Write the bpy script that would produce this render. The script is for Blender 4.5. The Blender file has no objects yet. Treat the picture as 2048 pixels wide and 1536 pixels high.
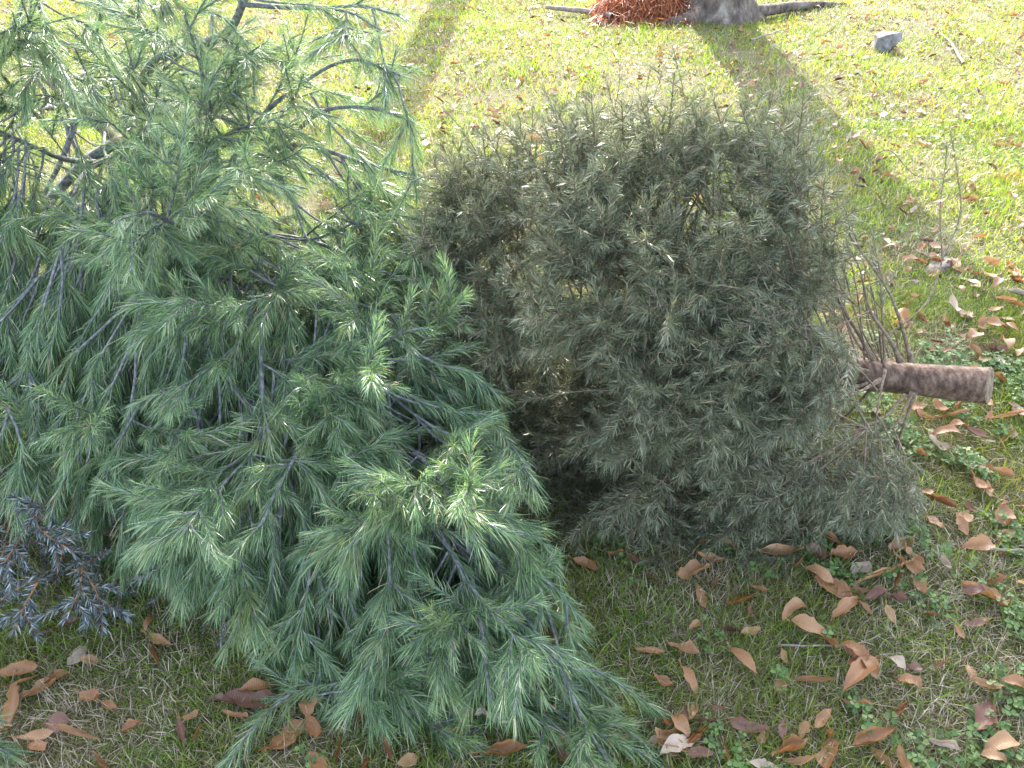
import bpy, math, random
import numpy as np
from mathutils import Vector
R = math.radians
rng = np.random.default_rng(7)
random.seed(7)
scene = bpy.context.scene
COL = scene.collection

# ------------------------------------------------------------------ camera model
PITCH, CAMZ, F = R(37.0), 1.5, 1538.0
FW = np.array([0, math.cos(PITCH), -math.sin(PITCH)])
UP = np.array([0, math.sin(PITCH), math.cos(PITCH)])
RT = np.array([1.0, 0, 0])
CAM = np.array([0, 0, CAMZ])
def ray(px, py): return FW + RT * (px - 1024) / F + UP * (768 - py) / F
def at(px, py, y):
    r = ray(px, py); return CAM + r * (y / r[1])
def ground(px, py, z=0.0):
    r = ray(px, py); return CAM + r * ((z - CAMZ) / r[2])
def proj(P):
    d = np.asarray(P, float) - CAM
    w = d @ FW
    w = np.where(np.abs(w) < 1e-6, 1e-6, w)
    return 1024 + F * (d @ RT) / w, 768 - F * (d @ UP) / w, w

# ------------------------------------------------------------------ object helpers
def tag(o, label=None, cat=None, group=None, kind=None):
    if label: o['label'] = label
    if cat: o['category'] = cat
    if group: o['group'] = group
    if kind: o['kind'] = kind
    return o
def empty(name, loc=(0, 0, 0)):
    o = bpy.data.objects.new(name, None); COL.objects.link(o); o.location = loc
    o.empty_display_size = .1
    return o
def mesh_obj(name, V, Fc, mat, parent=None, smooth=True, origin=None, loopcount=None):
    """V (n,3); Fc either list of faces or tuple (quads array, tris array)."""
    V = np.asarray(V, dtype=np.float32)
    if origin is None: origin = V.mean(axis=0) if parent is None else np.zeros(3)
    po = np.zeros(3)
    if parent is not None:
        pp = parent
        while pp is not None:
            po = po + np.array(pp.location); pp = pp.parent
        V = V - po.astype(np.float32)
    else:
        V = V - np.asarray(origin, dtype=np.float32)
    me = bpy.data.meshes.new(name)
    if isinstance(Fc, tuple):
        q, t = Fc
        q = np.asarray(q, dtype=np.int32).reshape(-1, 4); t = np.asarray(t, dtype=np.int32).reshape(-1, 3)
        nl = q.size + t.size
        me.vertices.add(len(V)); me.vertices.foreach_set('co', V.ravel())
        me.loops.add(nl); me.loops.foreach_set('vertex_index', np.concatenate([q.ravel(), t.ravel()]))
        me.polygons.add(len(q) + len(t))
        st = np.concatenate([np.arange(len(q)) * 4, q.size + np.arange(len(t)) * 3]).astype(np.int32)
        me.polygons.foreach_set('loop_start', st)
        me.update(calc_edges=True)
    else:
        me.from_pydata([tuple(v) for v in V], [], Fc); me.update()
    if smooth: me.polygons.foreach_set('use_smooth', np.ones(len(me.polygons), dtype=bool))
    if isinstance(mat, (list, tuple)):
        for m in mat: me.materials.append(m)
    else: me.materials.append(mat)
    o = bpy.data.objects.new(name, me); COL.objects.link(o)
    if parent is not None: o.parent = parent
    else: o.location = origin
    return o
def nrm(a):
    a = np.asarray(a, float)
    return a / np.maximum(np.linalg.norm(a, axis=-1, keepdims=True), 1e-9)
class Wood:
    """collects tapered tubes along polylines"""
    def __init__(s): s.V = []; s.Q = []; s.T = []; s.n = 0
    def tube(s, P, r, k=6, cap=True):
        P = np.asarray(P, float); r = np.broadcast_to(np.asarray(r, float), (len(P),))
        T = np.gradient(P, axis=0); T = nrm(T)
        a = np.array([.3, .2, .93]) if abs(T[0][2]) < .8 else np.array([.9, .3, .1])
        ang = np.arange(k) * 2 * math.pi / k
        base = s.n
        for i in range(len(P)):
            u = nrm(np.cross(T[i], a)); v = np.cross(T[i], u); a2 = np.cross(u, T[i]); a = a2
            s.V.append(P[i] + r[i] * (np.cos(ang)[:, None] * u + np.sin(ang)[:, None] * v))
        for i in range(len(P) - 1):
            b0 = base + i * k; b1 = b0 + k
            for j in range(k):
                j2 = (j + 1) % k
                s.Q.append((b0 + j, b0 + j2, b1 + j2, b1 + j))
        s.n += len(P) * k
        if cap:
            s.V.append(P[-1:].copy() + T[-1:] * r[-1] * .5); c = s.n; s.n += 1
            b = base + (len(P) - 1) * k
            for j in range(k): s.T.append((b + j, b + (j + 1) % k, c))
    def build(s, name, mat, parent=None):
        return mesh_obj(name, np.concatenate(s.V), (np.array(s.Q), np.array(s.T)), mat, parent)
def ribbons(B, D, L, W, bend, side=None, ts=(0, .35, .72, 1), ws=(.8, 1, .8, 0)):
    """curved tapering ribbons: returns V, (Q,T)"""
    n = len(B); L = np.asarray(L)[:, None]; W = np.asarray(W)[:, None]
    if side is None: side = nrm(np.cross(D, rng.normal(size=(n, 3))))
    rows = []
    for t, w in zip(ts, ws):
        c = B + D * L * t + bend * L * t * t
        if w == 0: rows.append(c[:, None])
        else: rows.append(np.stack([c - side * W * w * .5, c + side * W * w * .5], 1))
    V = np.concatenate(rows, 1); m = V.shape[1]
    nq = len(ts) - 2
    off = (np.arange(n) * m)[:, None]
    Q = np.concatenate([off + np.array([2 * i, 2 * i + 1, 2 * i + 3, 2 * i + 2]) for i in range(nq)], 0) if nq else np.zeros((0, 4), int)
    T = off + np.array([2 * nq, 2 * nq + 1, 2 * nq + 2])
    return V.reshape(-1, 3), (Q, T)

# ------------------------------------------------------------------ materials
def newmat(name):
    m = bpy.data.materials.new(name); m.use_nodes = True
    nt = m.node_tree; nt.nodes.clear()
    return m, nt, nt.nodes, nt.links
def ramp(N, cols, interp='LINEAR'):
    r = N.new('ShaderNodeValToRGB'); cr = r.color_ramp; cr.interpolation = interp
    while len(cr.elements) < len(cols): cr.elements.new(.5)
    for e, (p, c) in zip(cr.elements, cols): e.position = p; e.color = (*c, 1)
    return r
def leafy(name, cols, trans=.35, tcol=None, rough=.45, spec=.5, noise=None, tsat=1.0):
    """thin foliage: diffuse+gloss mixed with translucency; colour varies from needle to needle"""
    m, nt, N, Lk = newmat(name)
    out = N.new('ShaderNodeOutputMaterial'); g = N.new('ShaderNodeNewGeometry')
    r = ramp(N, cols); Lk.new(g.outputs['Random Per Island'], r.inputs[0])
    col = r.outputs[0]
    if noise:
        sc, c2, lo, hi = noise
        tc = N.new('ShaderNodeTexCoord'); nz = N.new('ShaderNodeTexNoise'); nz.inputs['Scale'].default_value = sc; nz.inputs['Detail'].default_value = 4
        Lk.new(tc.outputs['Object'], nz.inputs[0])
        mp = N.new('ShaderNodeMapRange'); mp.inputs[1].default_value = lo; mp.inputs[2].default_value = hi
        Lk.new(nz.outputs[0], mp.inputs[0])
        mx = N.new('ShaderNodeMixRGB'); mx.inputs[2].default_value = (*c2, 1)
        Lk.new(mp.outputs[0], mx.inputs[0]); Lk.new(col, mx.inputs[1]); col = mx.outputs[0]
    p = N.new('ShaderNodeBsdfPrincipled'); p.inputs['Roughness'].default_value = rough
    p.inputs['Specular IOR Level'].default_value = spec
    Lk.new(col, p.inputs['Base Color'])
    t = N.new('ShaderNodeBsdfTranslucent')
    if tcol:
        mm = N.new('ShaderNodeMixRGB'); mm.blend_type = 'MULTIPLY'; mm.inputs[0].default_value = 1
        mm.inputs[2].default_value = (*tcol, 1); Lk.new(col, mm.inputs[1]); Lk.new(mm.outputs[0], t.inputs[0])
    else: Lk.new(col, t.inputs[0])
    ms = N.new('ShaderNodeMixShader'); ms.inputs[0].default_value = trans
    Lk.new(p.outputs[0], ms.inputs[1]); Lk.new(t.outputs[0], ms.inputs[2]); Lk.new(ms.outputs[0], out.inputs[0])
    return m
def bark(name, cols, scale=30, stretch=(1, 1, 1), bump=.5, rough=.85, dist=.004, bands=None):
    m, nt, N, Lk = newmat(name)
    out = N.new('ShaderNodeOutputMaterial'); p = N.new('ShaderNodeBsdfPrincipled')
    p.inputs['Roughness'].default_value = rough; p.inputs['Specular IOR Level'].default_value = .3
    tc = N.new('ShaderNodeTexCoord'); mp = N.new('ShaderNodeMapping'); mp.inputs['Scale'].default_value = stretch
    Lk.new(tc.outputs['Object'], mp.inputs[0])
    nz = N.new('ShaderNodeTexNoise'); nz.inputs['Scale'].default_value = scale; nz.inputs['Detail'].default_value = 8; nz.inputs['Roughness'].default_value = .65
    Lk.new(mp.outputs[0], nz.inputs[0])
    r = ramp(N, cols); Lk.new(nz.outputs[0], r.inputs[0]); Lk.new(r.outputs[0], p.inputs['Base Color'])
    b = N.new('ShaderNodeBump'); b.inputs['Strength'].default_value = bump; b.inputs['Distance'].default_value = dist
    Lk.new(nz.outputs[0], b.inputs['Height']); Lk.new(b.outputs[0], p.inputs['Normal'])
    Lk.new(p.outputs[0], out.inputs[0])
    return m
def ground_mat():
    m, nt, N, Lk = newmat('lawn soil')
    out = N.new('ShaderNodeOutputMaterial'); p = N.new('ShaderNodeBsdfPrincipled'); p.inputs['Roughness'].default_value = .95
    p.inputs['Specular IOR Level'].default_value = .1
    tc = N.new('ShaderNodeTexCoord')
    n1 = N.new('ShaderNodeTexNoise'); n1.inputs['Scale'].default_value = 190; n1.inputs['Detail'].default_value = 8; Lk.new(tc.outputs['Object'], n1.inputs[0])
    r1 = ramp(N, [(.36, (.02, .016, .01)), (.5, (.13, .11, .065)), (.62, (.34, .29, .20))]); Lk.new(n1.outputs[0], r1.inputs[0])
    n2 = N.new('ShaderNodeTexNoise'); n2.inputs['Scale'].default_value = 2.2; n2.inputs['Detail'].default_value = 6; Lk.new(tc.outputs['Object'], n2.inputs[0])
    r2 = ramp(N, [(.35, (.04, .06, .015)), (.65, (.09, .09, .03))]); Lk.new(n2.outputs[0], r2.inputs[0])
    mx = N.new('ShaderNodeMixRGB'); mx.inputs[0].default_value = .45; Lk.new(r1.outputs[0], mx.inputs[1]); Lk.new(r2.outputs[0], mx.inputs[2])
    Lk.new(mx.outputs[0], p.inputs['Base Color'])
    b = N.new('ShaderNodeBump'); b.inputs['Strength'].default_value = .8; b.inputs['Distance'].default_value = .01
    Lk.new(n1.outputs[0], b.inputs['Height']); Lk.new(b.outputs[0], p.inputs['Normal'])
    Lk.new(p.outputs[0], out.inputs[0]); return m
def deadleaf(name, c1, c2, back, trans=.25):
    m, nt, N, Lk = newmat(name)
    out = N.new('ShaderNodeOutputMaterial'); p = N.new('ShaderNodeBsdfPrincipled'); p.inputs['Roughness'].default_value = .42
    p.inputs['Specular IOR Level'].default_value = .5
    tc = N.new('ShaderNodeTexCoord'); oi = N.new('ShaderNodeObjectInfo'); g = N.new('ShaderNodeNewGeometry')
    n1 = N.new('ShaderNodeTexNoise'); n1.inputs['Scale'].default_value = 55; n1.inputs['Detail'].default_value = 6; Lk.new(tc.outputs['Object'], n1.inputs[0])
    r1 = ramp(N, [(.3, c1), (.7, c2)]); Lk.new(n1.outputs[0], r1.inputs[0])
    ad = N.new('ShaderNodeMath'); ad.operation = 'ADD'; Lk.new(oi.outputs['Random'], ad.inputs[0]); Lk.new(g.outputs['Random Per Island'], ad.inputs[1])
    fr = N.new('ShaderNodeMath'); fr.operation = 'FRACT'; Lk.new(ad.outputs[0], fr.inputs[0])
    mr = N.new('ShaderNodeMapRange'); mr.inputs[3].default_value = .6; mr.inputs[4].default_value = 1.35; Lk.new(fr.outputs[0], mr.inputs[0])
    hs = N.new('ShaderNodeHueSaturation'); Lk.new(mr.outputs[0], hs.inputs['Value']); Lk.new(r1.outputs[0], hs.inputs['Color'])
    mb = N.new('ShaderNodeMixRGB'); mb.inputs[2].default_value = (*back, 1); Lk.new(g.outputs['Backfacing'], mb.inputs[0]); Lk.new(hs.outputs[0], mb.inputs[1])
    Lk.new(mb.outputs[0], p.inputs['Base Color'])
    # veins: fine bump across the blade
    w = N.new('ShaderNodeTexWave'); w.inputs['Scale'].default_value = 70; w.inputs['Distortion'].default_value = 3; w.bands_direction = 'X'
    Lk.new(tc.outputs['Object'], w.inputs[0])
    b = N.new('ShaderNodeBump'); b.inputs['Strength'].default_value = .35; b.inputs['Distance'].default_value = .0012
    Lk.new(w.outputs[1], b.inputs['Height']); Lk.new(b.outputs[0], p.inputs['Normal'])
    t = N.new('ShaderNodeBsdfTranslucent'); Lk.new(mb.outputs[0], t.inputs[0])
    ms = N.new('ShaderNodeMixShader'); ms.inputs[0].default_value = trans
    Lk.new(p.outputs[0], ms.inputs[1]); Lk.new(t.outputs[0], ms.inputs[2]); Lk.new(ms.outputs[0], out.inputs[0])
    return m

M = {}
M['pine'] = leafy('pine needles', [(0, (.04, .105, .05)), (.4, (.105, .21, .095)), (.75, (.21, .34, .155)), (.95, (.36, .47, .24)), (.97, (.46, .38, .25)), (1, (.5, .40, .28))], trans=.3, tcol=(1.2, 1.15, .75), rough=.32, spec=.9, noise=(9, (.24, .30, .10), .52, .85))
M['fir'] = leafy('dull fir needles', [(0, (.07, .085, .05)), (.5, (.13, .158, .09)), (.85, (.25, .28, .17)), (.97, (.34, .34, .22)), (1, (.42, .29, .18))], trans=.18, tcol=(1.1, 1.1, .75), rough=.38, spec=.7, noise=(7, (.20, .19, .11), .6, 1.0))
M['silver'] = leafy('silver fir needles', [(0, (.03, .045, .045)), (.45, (.08, .105, .11)), (.8, (.21, .25, .26)), (1, (.42, .47, .49))], trans=.08, rough=.45, spec=.4)
M['pinewood'] = bark('pine twig bark', [(.3, (.045, .05, .05)), (.5, (.12, .13, .135)), (.7, (.27, .27, .27))], 90, bump=.8, dist=.002)
M['pinetrunk'] = bark('pine trunk bark', [(.3, (.04, .032, .03)), (.48, (.11, .085, .065)), (.6, (.24, .16, .10)), (.75, (.26, .27, .26))], 26, bump=1, dist=.006)
M['firwood'] = bark('fir twig bark', [(.3, (.07, .055, .04)), (.5, (.16, .12, .085)), (.7, (.30, .24, .17))], 90, bump=.6, dist=.002)
M['firtrunk'] = bark('fir trunk bark', [(.28, (.03, .022, .016)), (.44, (.10, .064, .046)), (.56, (.18, .122, .09)), (.74, (.32, .25, .19))], 34, stretch=(2.2, 1, 1), bump=.9, dist=.004)
M['cutface'] = bark('cut wood', [(.3, (.06, .045, .035)), (.5, (.20, .15, .10)), (.7, (.36, .28, .19))], 40, bump=.7)
M['silverwood'] = bark('orange twig bark', [(.3, (.14, .07, .03)), (.6, (.30, .17, .08))], 90)
M['treebark'] = bark('old tree bark', [(.32, (.03, .024, .02)), (.45, (.10, .08, .065)), (.55, (.17, .14, .115)), (.7, (.32, .29, .24))], 11, stretch=(1, 1, .5), bump=1, dist=.05)
M['rock'] = bark('rock', [(.3, (.06, .06, .055)), (.5, (.17, .165, .155)), (.7, (.34, .33, .31))], 12, bump=1, dist=.02)
M['stick'] = bark('grey stick', [(.3, (.10, .08, .065)), (.6, (.28, .23, .19))], 40)
M['grass'] = leafy('grass blades', [(0, (.06, .12, .025)), (.4, (.12, .21, .032)), (.8, (.20, .30, .045)), (1, (.32, .36, .10))], trans=.5, tcol=(1.5, 1.4, .3), rough=.4, spec=.45, noise=(2.6, (.20, .20, .07), .46, .75))
M['straw'] = leafy('dry grass', [(0, (.17, .13, .085)), (.5, (.40, .33, .23)), (1, (.66, .58, .45))], trans=.3, rough=.5, spec=.35)
M['clover'] = leafy('clover', [(0, (.055, .115, .032)), (.6, (.10, .19, .055)), (1, (.19, .28, .09))], trans=.35, tcol=(1.4, 1.3, .4), rough=.5, spec=.35)
M['flower'] = leafy('clover flower', [(0, (.4, .36, .28)), (1, (.62, .58, .48))], trans=.3)
M['orange'] = leafy('rust orange dry fronds', [(0, (.14, .045, .02)), (.5, (.36, .11, .045)), (1, (.50, .27, .14))], trans=.35, tcol=(1.3, 1, .8), rough=.5)
M['rust'] = deadleaf('rust leaf', (.17, .060, .018), (.35, .145, .048), (.30, .15, .065))
M['tan'] = deadleaf('tan leaf', (.26, .125, .045), (.43, .24, .11), (.34, .19, .09))
M['dark'] = deadleaf('dark leaf', (.07, .032, .024), (.16, .075, .05), (.2, .1, .07))
M['pale'] = deadleaf('pale leaf', (.30, .25, .20), (.50, .43, .36), (.42, .33, .25))
M['ground'] = ground_mat()

# ------------------------------------------------------------------ setting: ground
def hgt(x, y):
    return (.018 * np.sin(x * 1.3 + .4) * np.cos(y * 1.1) + .012 * np.sin(x * 3.1 + y * 2.3)) * np.clip((y - 2.6) / 2, 0, 1)
xs = np.unique(np.concatenate([np.linspace(-300, -14, 12), np.linspace(-14, 14, 141), np.linspace(14, 300, 12)]))
ys = np.unique(np.concatenate([np.linspace(-300, -4, 12), np.linspace(-4, 18, 111), np.linspace(18, 300, 12)]))
X, Y = np.meshgrid(xs, ys)
Z = np.where((np.abs(X) < 16) & (Y > -4) & (Y < 18), hgt(X, Y), 0)
V = np.stack([X, Y, Z], -1).reshape(-1, 3); nx, ny = len(xs), len(ys)
idx = np.arange(nx * ny).reshape(ny, nx)
Q = np.stack([idx[:-1, :-1], idx[:-1, 1:], idx[1:, 1:], idx[1:, :-1]], -1).reshape(-1, 4)
tag(mesh_obj('ground', V, (Q, np.zeros((0, 3), int)), M['ground'], origin=(0, 0, 0)), kind='structure')

# ------------------------------------------------------------------ lawn
def scatter(n, x0, x1, y0, y1): return np.stack([rng.uniform(x0, x1, n), rng.uniform(y0, y1, n)], 1)
def vnoise(P, s, seed=0):
    r = np.random.default_rng(seed); k = r.normal(size=(10, 2)) * s; ph = r.uniform(0, 6.28, 10)
    return np.sin(P @ k.T + ph).sum(1) / math.sqrt(10)
def blades(P, h, w, lean, droop=.35):
    n = len(P)
    a = rng.uniform(0, 2 * math.pi, n); ln = np.abs(rng.normal(0, lean, n))
    D = np.stack([np.cos(a) * np.sin(ln), np.sin(a) * np.sin(ln), np.cos(ln)], 1)
    bend = np.stack([np.cos(a), np.sin(a), -np.full(n, .35)], 1) * (droop * rng.uniform(.3, 1.4, n))[:, None]
    B = np.stack([P[:, 0], P[:, 1], hgt(P[:, 0], P[:, 1]) - .003], 1)
    side = nrm(np.stack([-np.sin(a) + rng.normal(0, .5, n), np.cos(a) + rng.normal(0, .5, n), rng.normal(0, .25, n)], 1))
    return ribbons(B, D, h, w, bend, side, ts=(0, .5, 1), ws=(1, .8, 0))
def merge(parts):
    Vs, Qs, Ts, o = [], [], [], 0
    for V, (Q, T) in parts:
        Vs.append(V); Qs.append(np.asarray(Q) + o); Ts.append(np.asarray(T) + o); o += len(V)
    return np.concatenate(Vs), (np.concatenate(Qs), np.concatenate(Ts))
parts = []; dry = []
for (n, x0, x1, y0, y1, h, w, kg) in [(210000, -1.7, 2.0, .3, 2.6, .034, .0026, .78), (110000, -3.4, 3.6, 2.6, 4.6, .036, .0038, .85),
                                  (160000, -6.5, 7, 4.6, 9.6, .042, .0058, .95), (30000, -11, 11, 9.6, 17, .045, .009, 1)]:
    P = scatter(n, x0, x1, y0, y1)
    nz = vnoise(P, 3.0, 3) * .6 + vnoise(P, 9.0, 4) * .5
    keep = rng.uniform(-1.4, 1.4, n) * .5 < nz * 1.2 + (kg - .42) * 2
    G = P[keep]; m = len(G); tall = 1 + .35 * vnoise(G, 6, 9)
    parts.append(blades(G, h * rng.uniform(.5, 1.5, m) * np.clip(tall, .5, 1.6), w * rng.uniform(.6, 1.3, m), .65))
    Dp = P[(rng.uniform(0, 1, n) < (.78 if kg < .8 else .35)) & (vnoise(P, 4, 31) + rng.normal(0, .6, n) > -.7)]; m = len(Dp)
    dry.append(blades(Dp, h * rng.uniform(.6, 1.7, m), w * rng.uniform(.45, .9, m), 1.2, .25))
P = scatter(16000, -1.7, 2.0, .3, 2.6); P = P[vnoise(P, 5, 77) + rng.normal(0, .4, len(P)) > .1]; n = len(P)
parts.append(blades(P, rng.uniform(.04, .075, n), rng.uniform(.0028, .0048, n), .75, .5))
V, Fc = merge(parts)
tag(mesh_obj('grass', V, Fc, M['grass'], origin=(0, 0, 0)), 'short sunlit yellow green lawn grass around the cut trees', 'grass', kind='stuff')
V, Fc = merge(dry)
tag(mesh_obj('dry_grass', V, Fc, M['straw'], origin=(0, 0, 0)), 'dry straw coloured grass matted in the lawn', 'dry grass', kind='stuff')

# clover
def clover(P, s):
    Vs, Ts, Qs, o = [], [], [], 0
    n = len(P)
    h = rng.uniform(.012, .04, n) * (s / .011)
    nv = nrm(np.stack([rng.normal(0, .28, n), rng.normal(0, .28, n), np.ones(n)], 1))
    ux = nrm(np.cross(nv, rng.normal(size=(n, 3)))); uy = np.cross(nv, ux)
    C = np.stack([P[:, 0], P[:, 1], hgt(P[:, 0], P[:, 1]) + h], 1)
    sc = s * rng.uniform(.6, 1.25, n)
    out = []
    for k in range(3):
        a = k * 2.094
        d = ux * math.cos(a) + uy * math.sin(a); e = -ux * math.sin(a) + uy * math.cos(a)
        pts = []
        for (r, q, lift) in [(0.05, 0, 0), (.55, -.5, .12), (1.0, -.42, .1), (1.05, 0, -.02), (1.0, .42, .1), (.55, .5, .12)]:
            pts.append(C + (d * r + e * q + nv * lift) * sc[:, None])
        V = np.stack(pts, 1).reshape(-1, 3); off = (np.arange(n) * 6)[:, None]
        out.append((V, (np.concatenate([off + np.array([0, 1, 2, 3]), off + np.array([0, 3, 4, 5])]), np.zeros((0, 3), int))))
    B = np.stack([P[:, 0], P[:, 1], hgt(P[:, 0], P[:, 1]) - .002], 1)
    D = C - B
    out.append(ribbons(B, nrm(D), np.linalg.norm(D, axis=1), np.full(n, .0012), np.zeros((n, 3)), ts=(0, .6, 1), ws=(1, 1, 0)))
    return merge(out)
P = scatter(170000, -1.9, 2.3, .3, 2.6)
dens = -.15 + vnoise(P, 5, 21) * .5 + vnoise(P, 17, 22) * .6 + np.minimum(P[:, 0] - .1, .9) * .75 - np.maximum(P[:, 1] - 1.25, 0) * .9
P = P[rng.uniform(.15, 2.8, len(P)) < dens]
P2 = scatter(9000, -3.6, 3.8, 2.6, 4.6); P2 = P2[vnoise(P2, 4, 23) > 1.0]
V, Fc = clover(np.concatenate([P, P2]), .0105)
tag(mesh_obj('clover', V, Fc, M['clover'], origin=(0, 0, 0)), 'low green clover patches spread through the shaded lawn', 'clover', kind='stuff')
# fallen needles under the trees
P = np.concatenate([scatter(7000, -1.6, 1.5, .5, 2.4), scatter(2500, 1.0, 1.7, 1.1, 2.6)]); n = len(P); a = rng.uniform(0, 6.28, n)
D = np.stack([np.cos(a), np.sin(a), rng.normal(.05, .12, n)], 1)
V, Fc = ribbons(np.stack([P[:, 0], P[:, 1], rng.uniform(.004, .022, n)], 1), D, rng.uniform(.02, .045, n), np.full(n, .0012), rng.normal(0, .08, (n, 3)), ts=(0, .5, 1), ws=(1, 1, 0))
tag(mesh_obj('needle_litter', V, Fc, M['straw'], origin=(0, 0, 0)), 'shed dry needles lying under the cut trees', 'needle litter', kind='stuff')

# ------------------------------------------------------------------ conifer growth
def polyline(p, d, L, n, wander, pull, floor=.015):
    """grow n segments of total length L from p along d, bending towards pull"""
    P = [np.array(p, float)]; d = nrm(d); s = L / n
    for i in range(n):
        d = nrm(d + rng.normal(0, wander, 3) + np.asarray(pull) * (s / .1))
        q = P[-1] + d * s
        if q[2] < floor:
            q[2] = floor + rng.uniform(0, .008); d = nrm(np.array([d[0], d[1], max(d[2], .02)]))
        P.append(q)
    return np.array(P)
def resample(P, step):
    P = np.asarray(P, float); seg = np.linalg.norm(np.diff(P, axis=0), axis=1); s = np.concatenate([[0], np.cumsum(seg)])
    n = max(2, int(s[-1] / step) + 1); t = np.linspace(0, s[-1], n)
    return np.stack([np.interp(t, s, P[:, k]) for k in range(3)], 1), s[-1]
def smooth_curve(pts, n=12):
    """Catmull-Rom through pts"""
    P = np.asarray(pts, float)
    if len(P) == 2: return np.linspace(P[0], P[1], n)
    E = np.concatenate([[2 * P[0] - P[1]], P, [2 * P[-1] - P[-2]]]); out = []
    for i in range(len(P) - 1):
        a, b, c, d = E[i:i + 4]
        for t in np.linspace(0, 1, n, endpoint=False):
            out.append(.5 * ((2 * b) + (-a + c) * t + (2 * a - 5 * b + 4 * c - d) * t * t + (-a + 3 * b - 3 * c + d) * t ** 3))
    out.append(P[-1]); return np.array(out)
class Foliage:
    def __init__(s): s.B, s.D, s.L, s.W, s.Be = [], [], [], [], []
    def add(s, B, D, L, W, Be): s.B.append(B); s.D.append(D); s.L.append(L); s.W.append(W); s.Be.append(Be)
    def count(s): return sum(len(b) for b in s.B)
    def build(s, name, mat, parent, ts=(0, .4, .8, 1), ws=(.8, 1, .75, 0)):
        V, Fc = ribbons(np.concatenate(s.B), np.concatenate(s.D), np.concatenate(s.L), np.concatenate(s.W), np.concatenate(s.Be), ts=ts, ws=ws)
        V[:, 2] = np.maximum(V[:, 2], .003)
        return mesh_obj(name, V, Fc, mat, parent)
def clothe(fol, P, upto, per_m, ln, wd, ang, droop, tuft=True, comb=None, start=0.0):
    """needles along the last `upto` metres of polyline P"""
    Q, tot = resample(P, .004)
    T = nrm(np.gradient(Q, axis=0))
    s = np.linspace(0, tot, len(Q))
    lo = max(tot - upto, start)
    n = int((tot - lo) * per_m)
    if n < 2: return
    t = rng.uniform(lo, tot, n)
    B = np.stack([np.interp(t, s, Q[:, k]) for k in range(3)], 1); D = nrm(np.stack([np.interp(t, s, T[:, k]) for k in range(3)], 1))
    r = rng.normal(size=(n, 3)); r = nrm(r - (r * D).sum(1)[:, None] * D)
    if comb is not None:   # flattened spray: needles spread to two sides
        sd = nrm(np.cross(comb, D)); sg = np.sign(rng.uniform(-1, 1, n))[:, None]
        r = nrm(sd * sg * .8 + r * .8 + np.asarray(comb) * .25)
    a = rng.normal(ang, .17, n)
    if tuft:
        a = a * np.interp((tot - t), [0, .03, .08], [.55, .8, 1])
    nd = nrm(D * np.cos(a)[:, None] + r * np.sin(a)[:, None])
    L = ln * rng.uniform(.72, 1.12, n)
    be = np.stack([np.zeros(n), np.zeros(n), -np.full(n, droop)], 1) * rng.uniform(.3, 1.4, n)[:, None] + D * .16 + rng.normal(0, .05, (n, 3))
    fol.add(B, nd, L, wd * rng.uniform(.8, 1.2, n), be)

# ------------------------------------------------------------------ 1. green pine
pine = empty('pine_tree', tuple(at(1100, 1320, .95) * [1, 1, 0]))
tag(pine, 'long needled bright green cut pine lying across the left foreground', 'cut tree', 'discarded cut conifers on the lawn')
TP = [at(-150, -60, 3.15), at(130, 180, 2.72), at(230, 275, 2.5), at(400, 440, 2.08), at(600, 650, 1.70), at(790, 880, 1.38), at(930, 1110, 1.13),
      at(1060, 1280, .97), at(1120, 1340, .90), at(1165, 1440, .815), at(1215, 1545, .742)]
TP[-1][2] = .03; TP[-2][2] = max(TP[-2][2], .03)
trunk = smooth_curve(TP, 8)
seg = np.linalg.norm(np.diff(trunk, axis=0), axis=1); ts_ = np.concatenate([[0], np.cumsum(seg)]); TL = ts_[-1]
def tpt(u):
    s = u * TL
    return np.array([np.interp(s, ts_, trunk[:, k]) for k in range(3)])
def tdir(u): return nrm(tpt(min(u + .02, 1)) - tpt(max(u - .02, 0)))
i0 = int(np.searchsorted(ts_ / TL, .11)); i1 = int(np.searchsorted(ts_ / TL, .72)); RT_ = np.interp(ts_ / TL, [0, .12, .3, .6, .8, 1], [.036, .031, .027, .014, .008, .004])
w = Wood(); w.tube(trunk[i0:i1], RT_[i0:i1], 10)
# knobbly whorl collars
ptrunk = w.build('trunk', M['pinetrunk'], pine)

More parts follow.
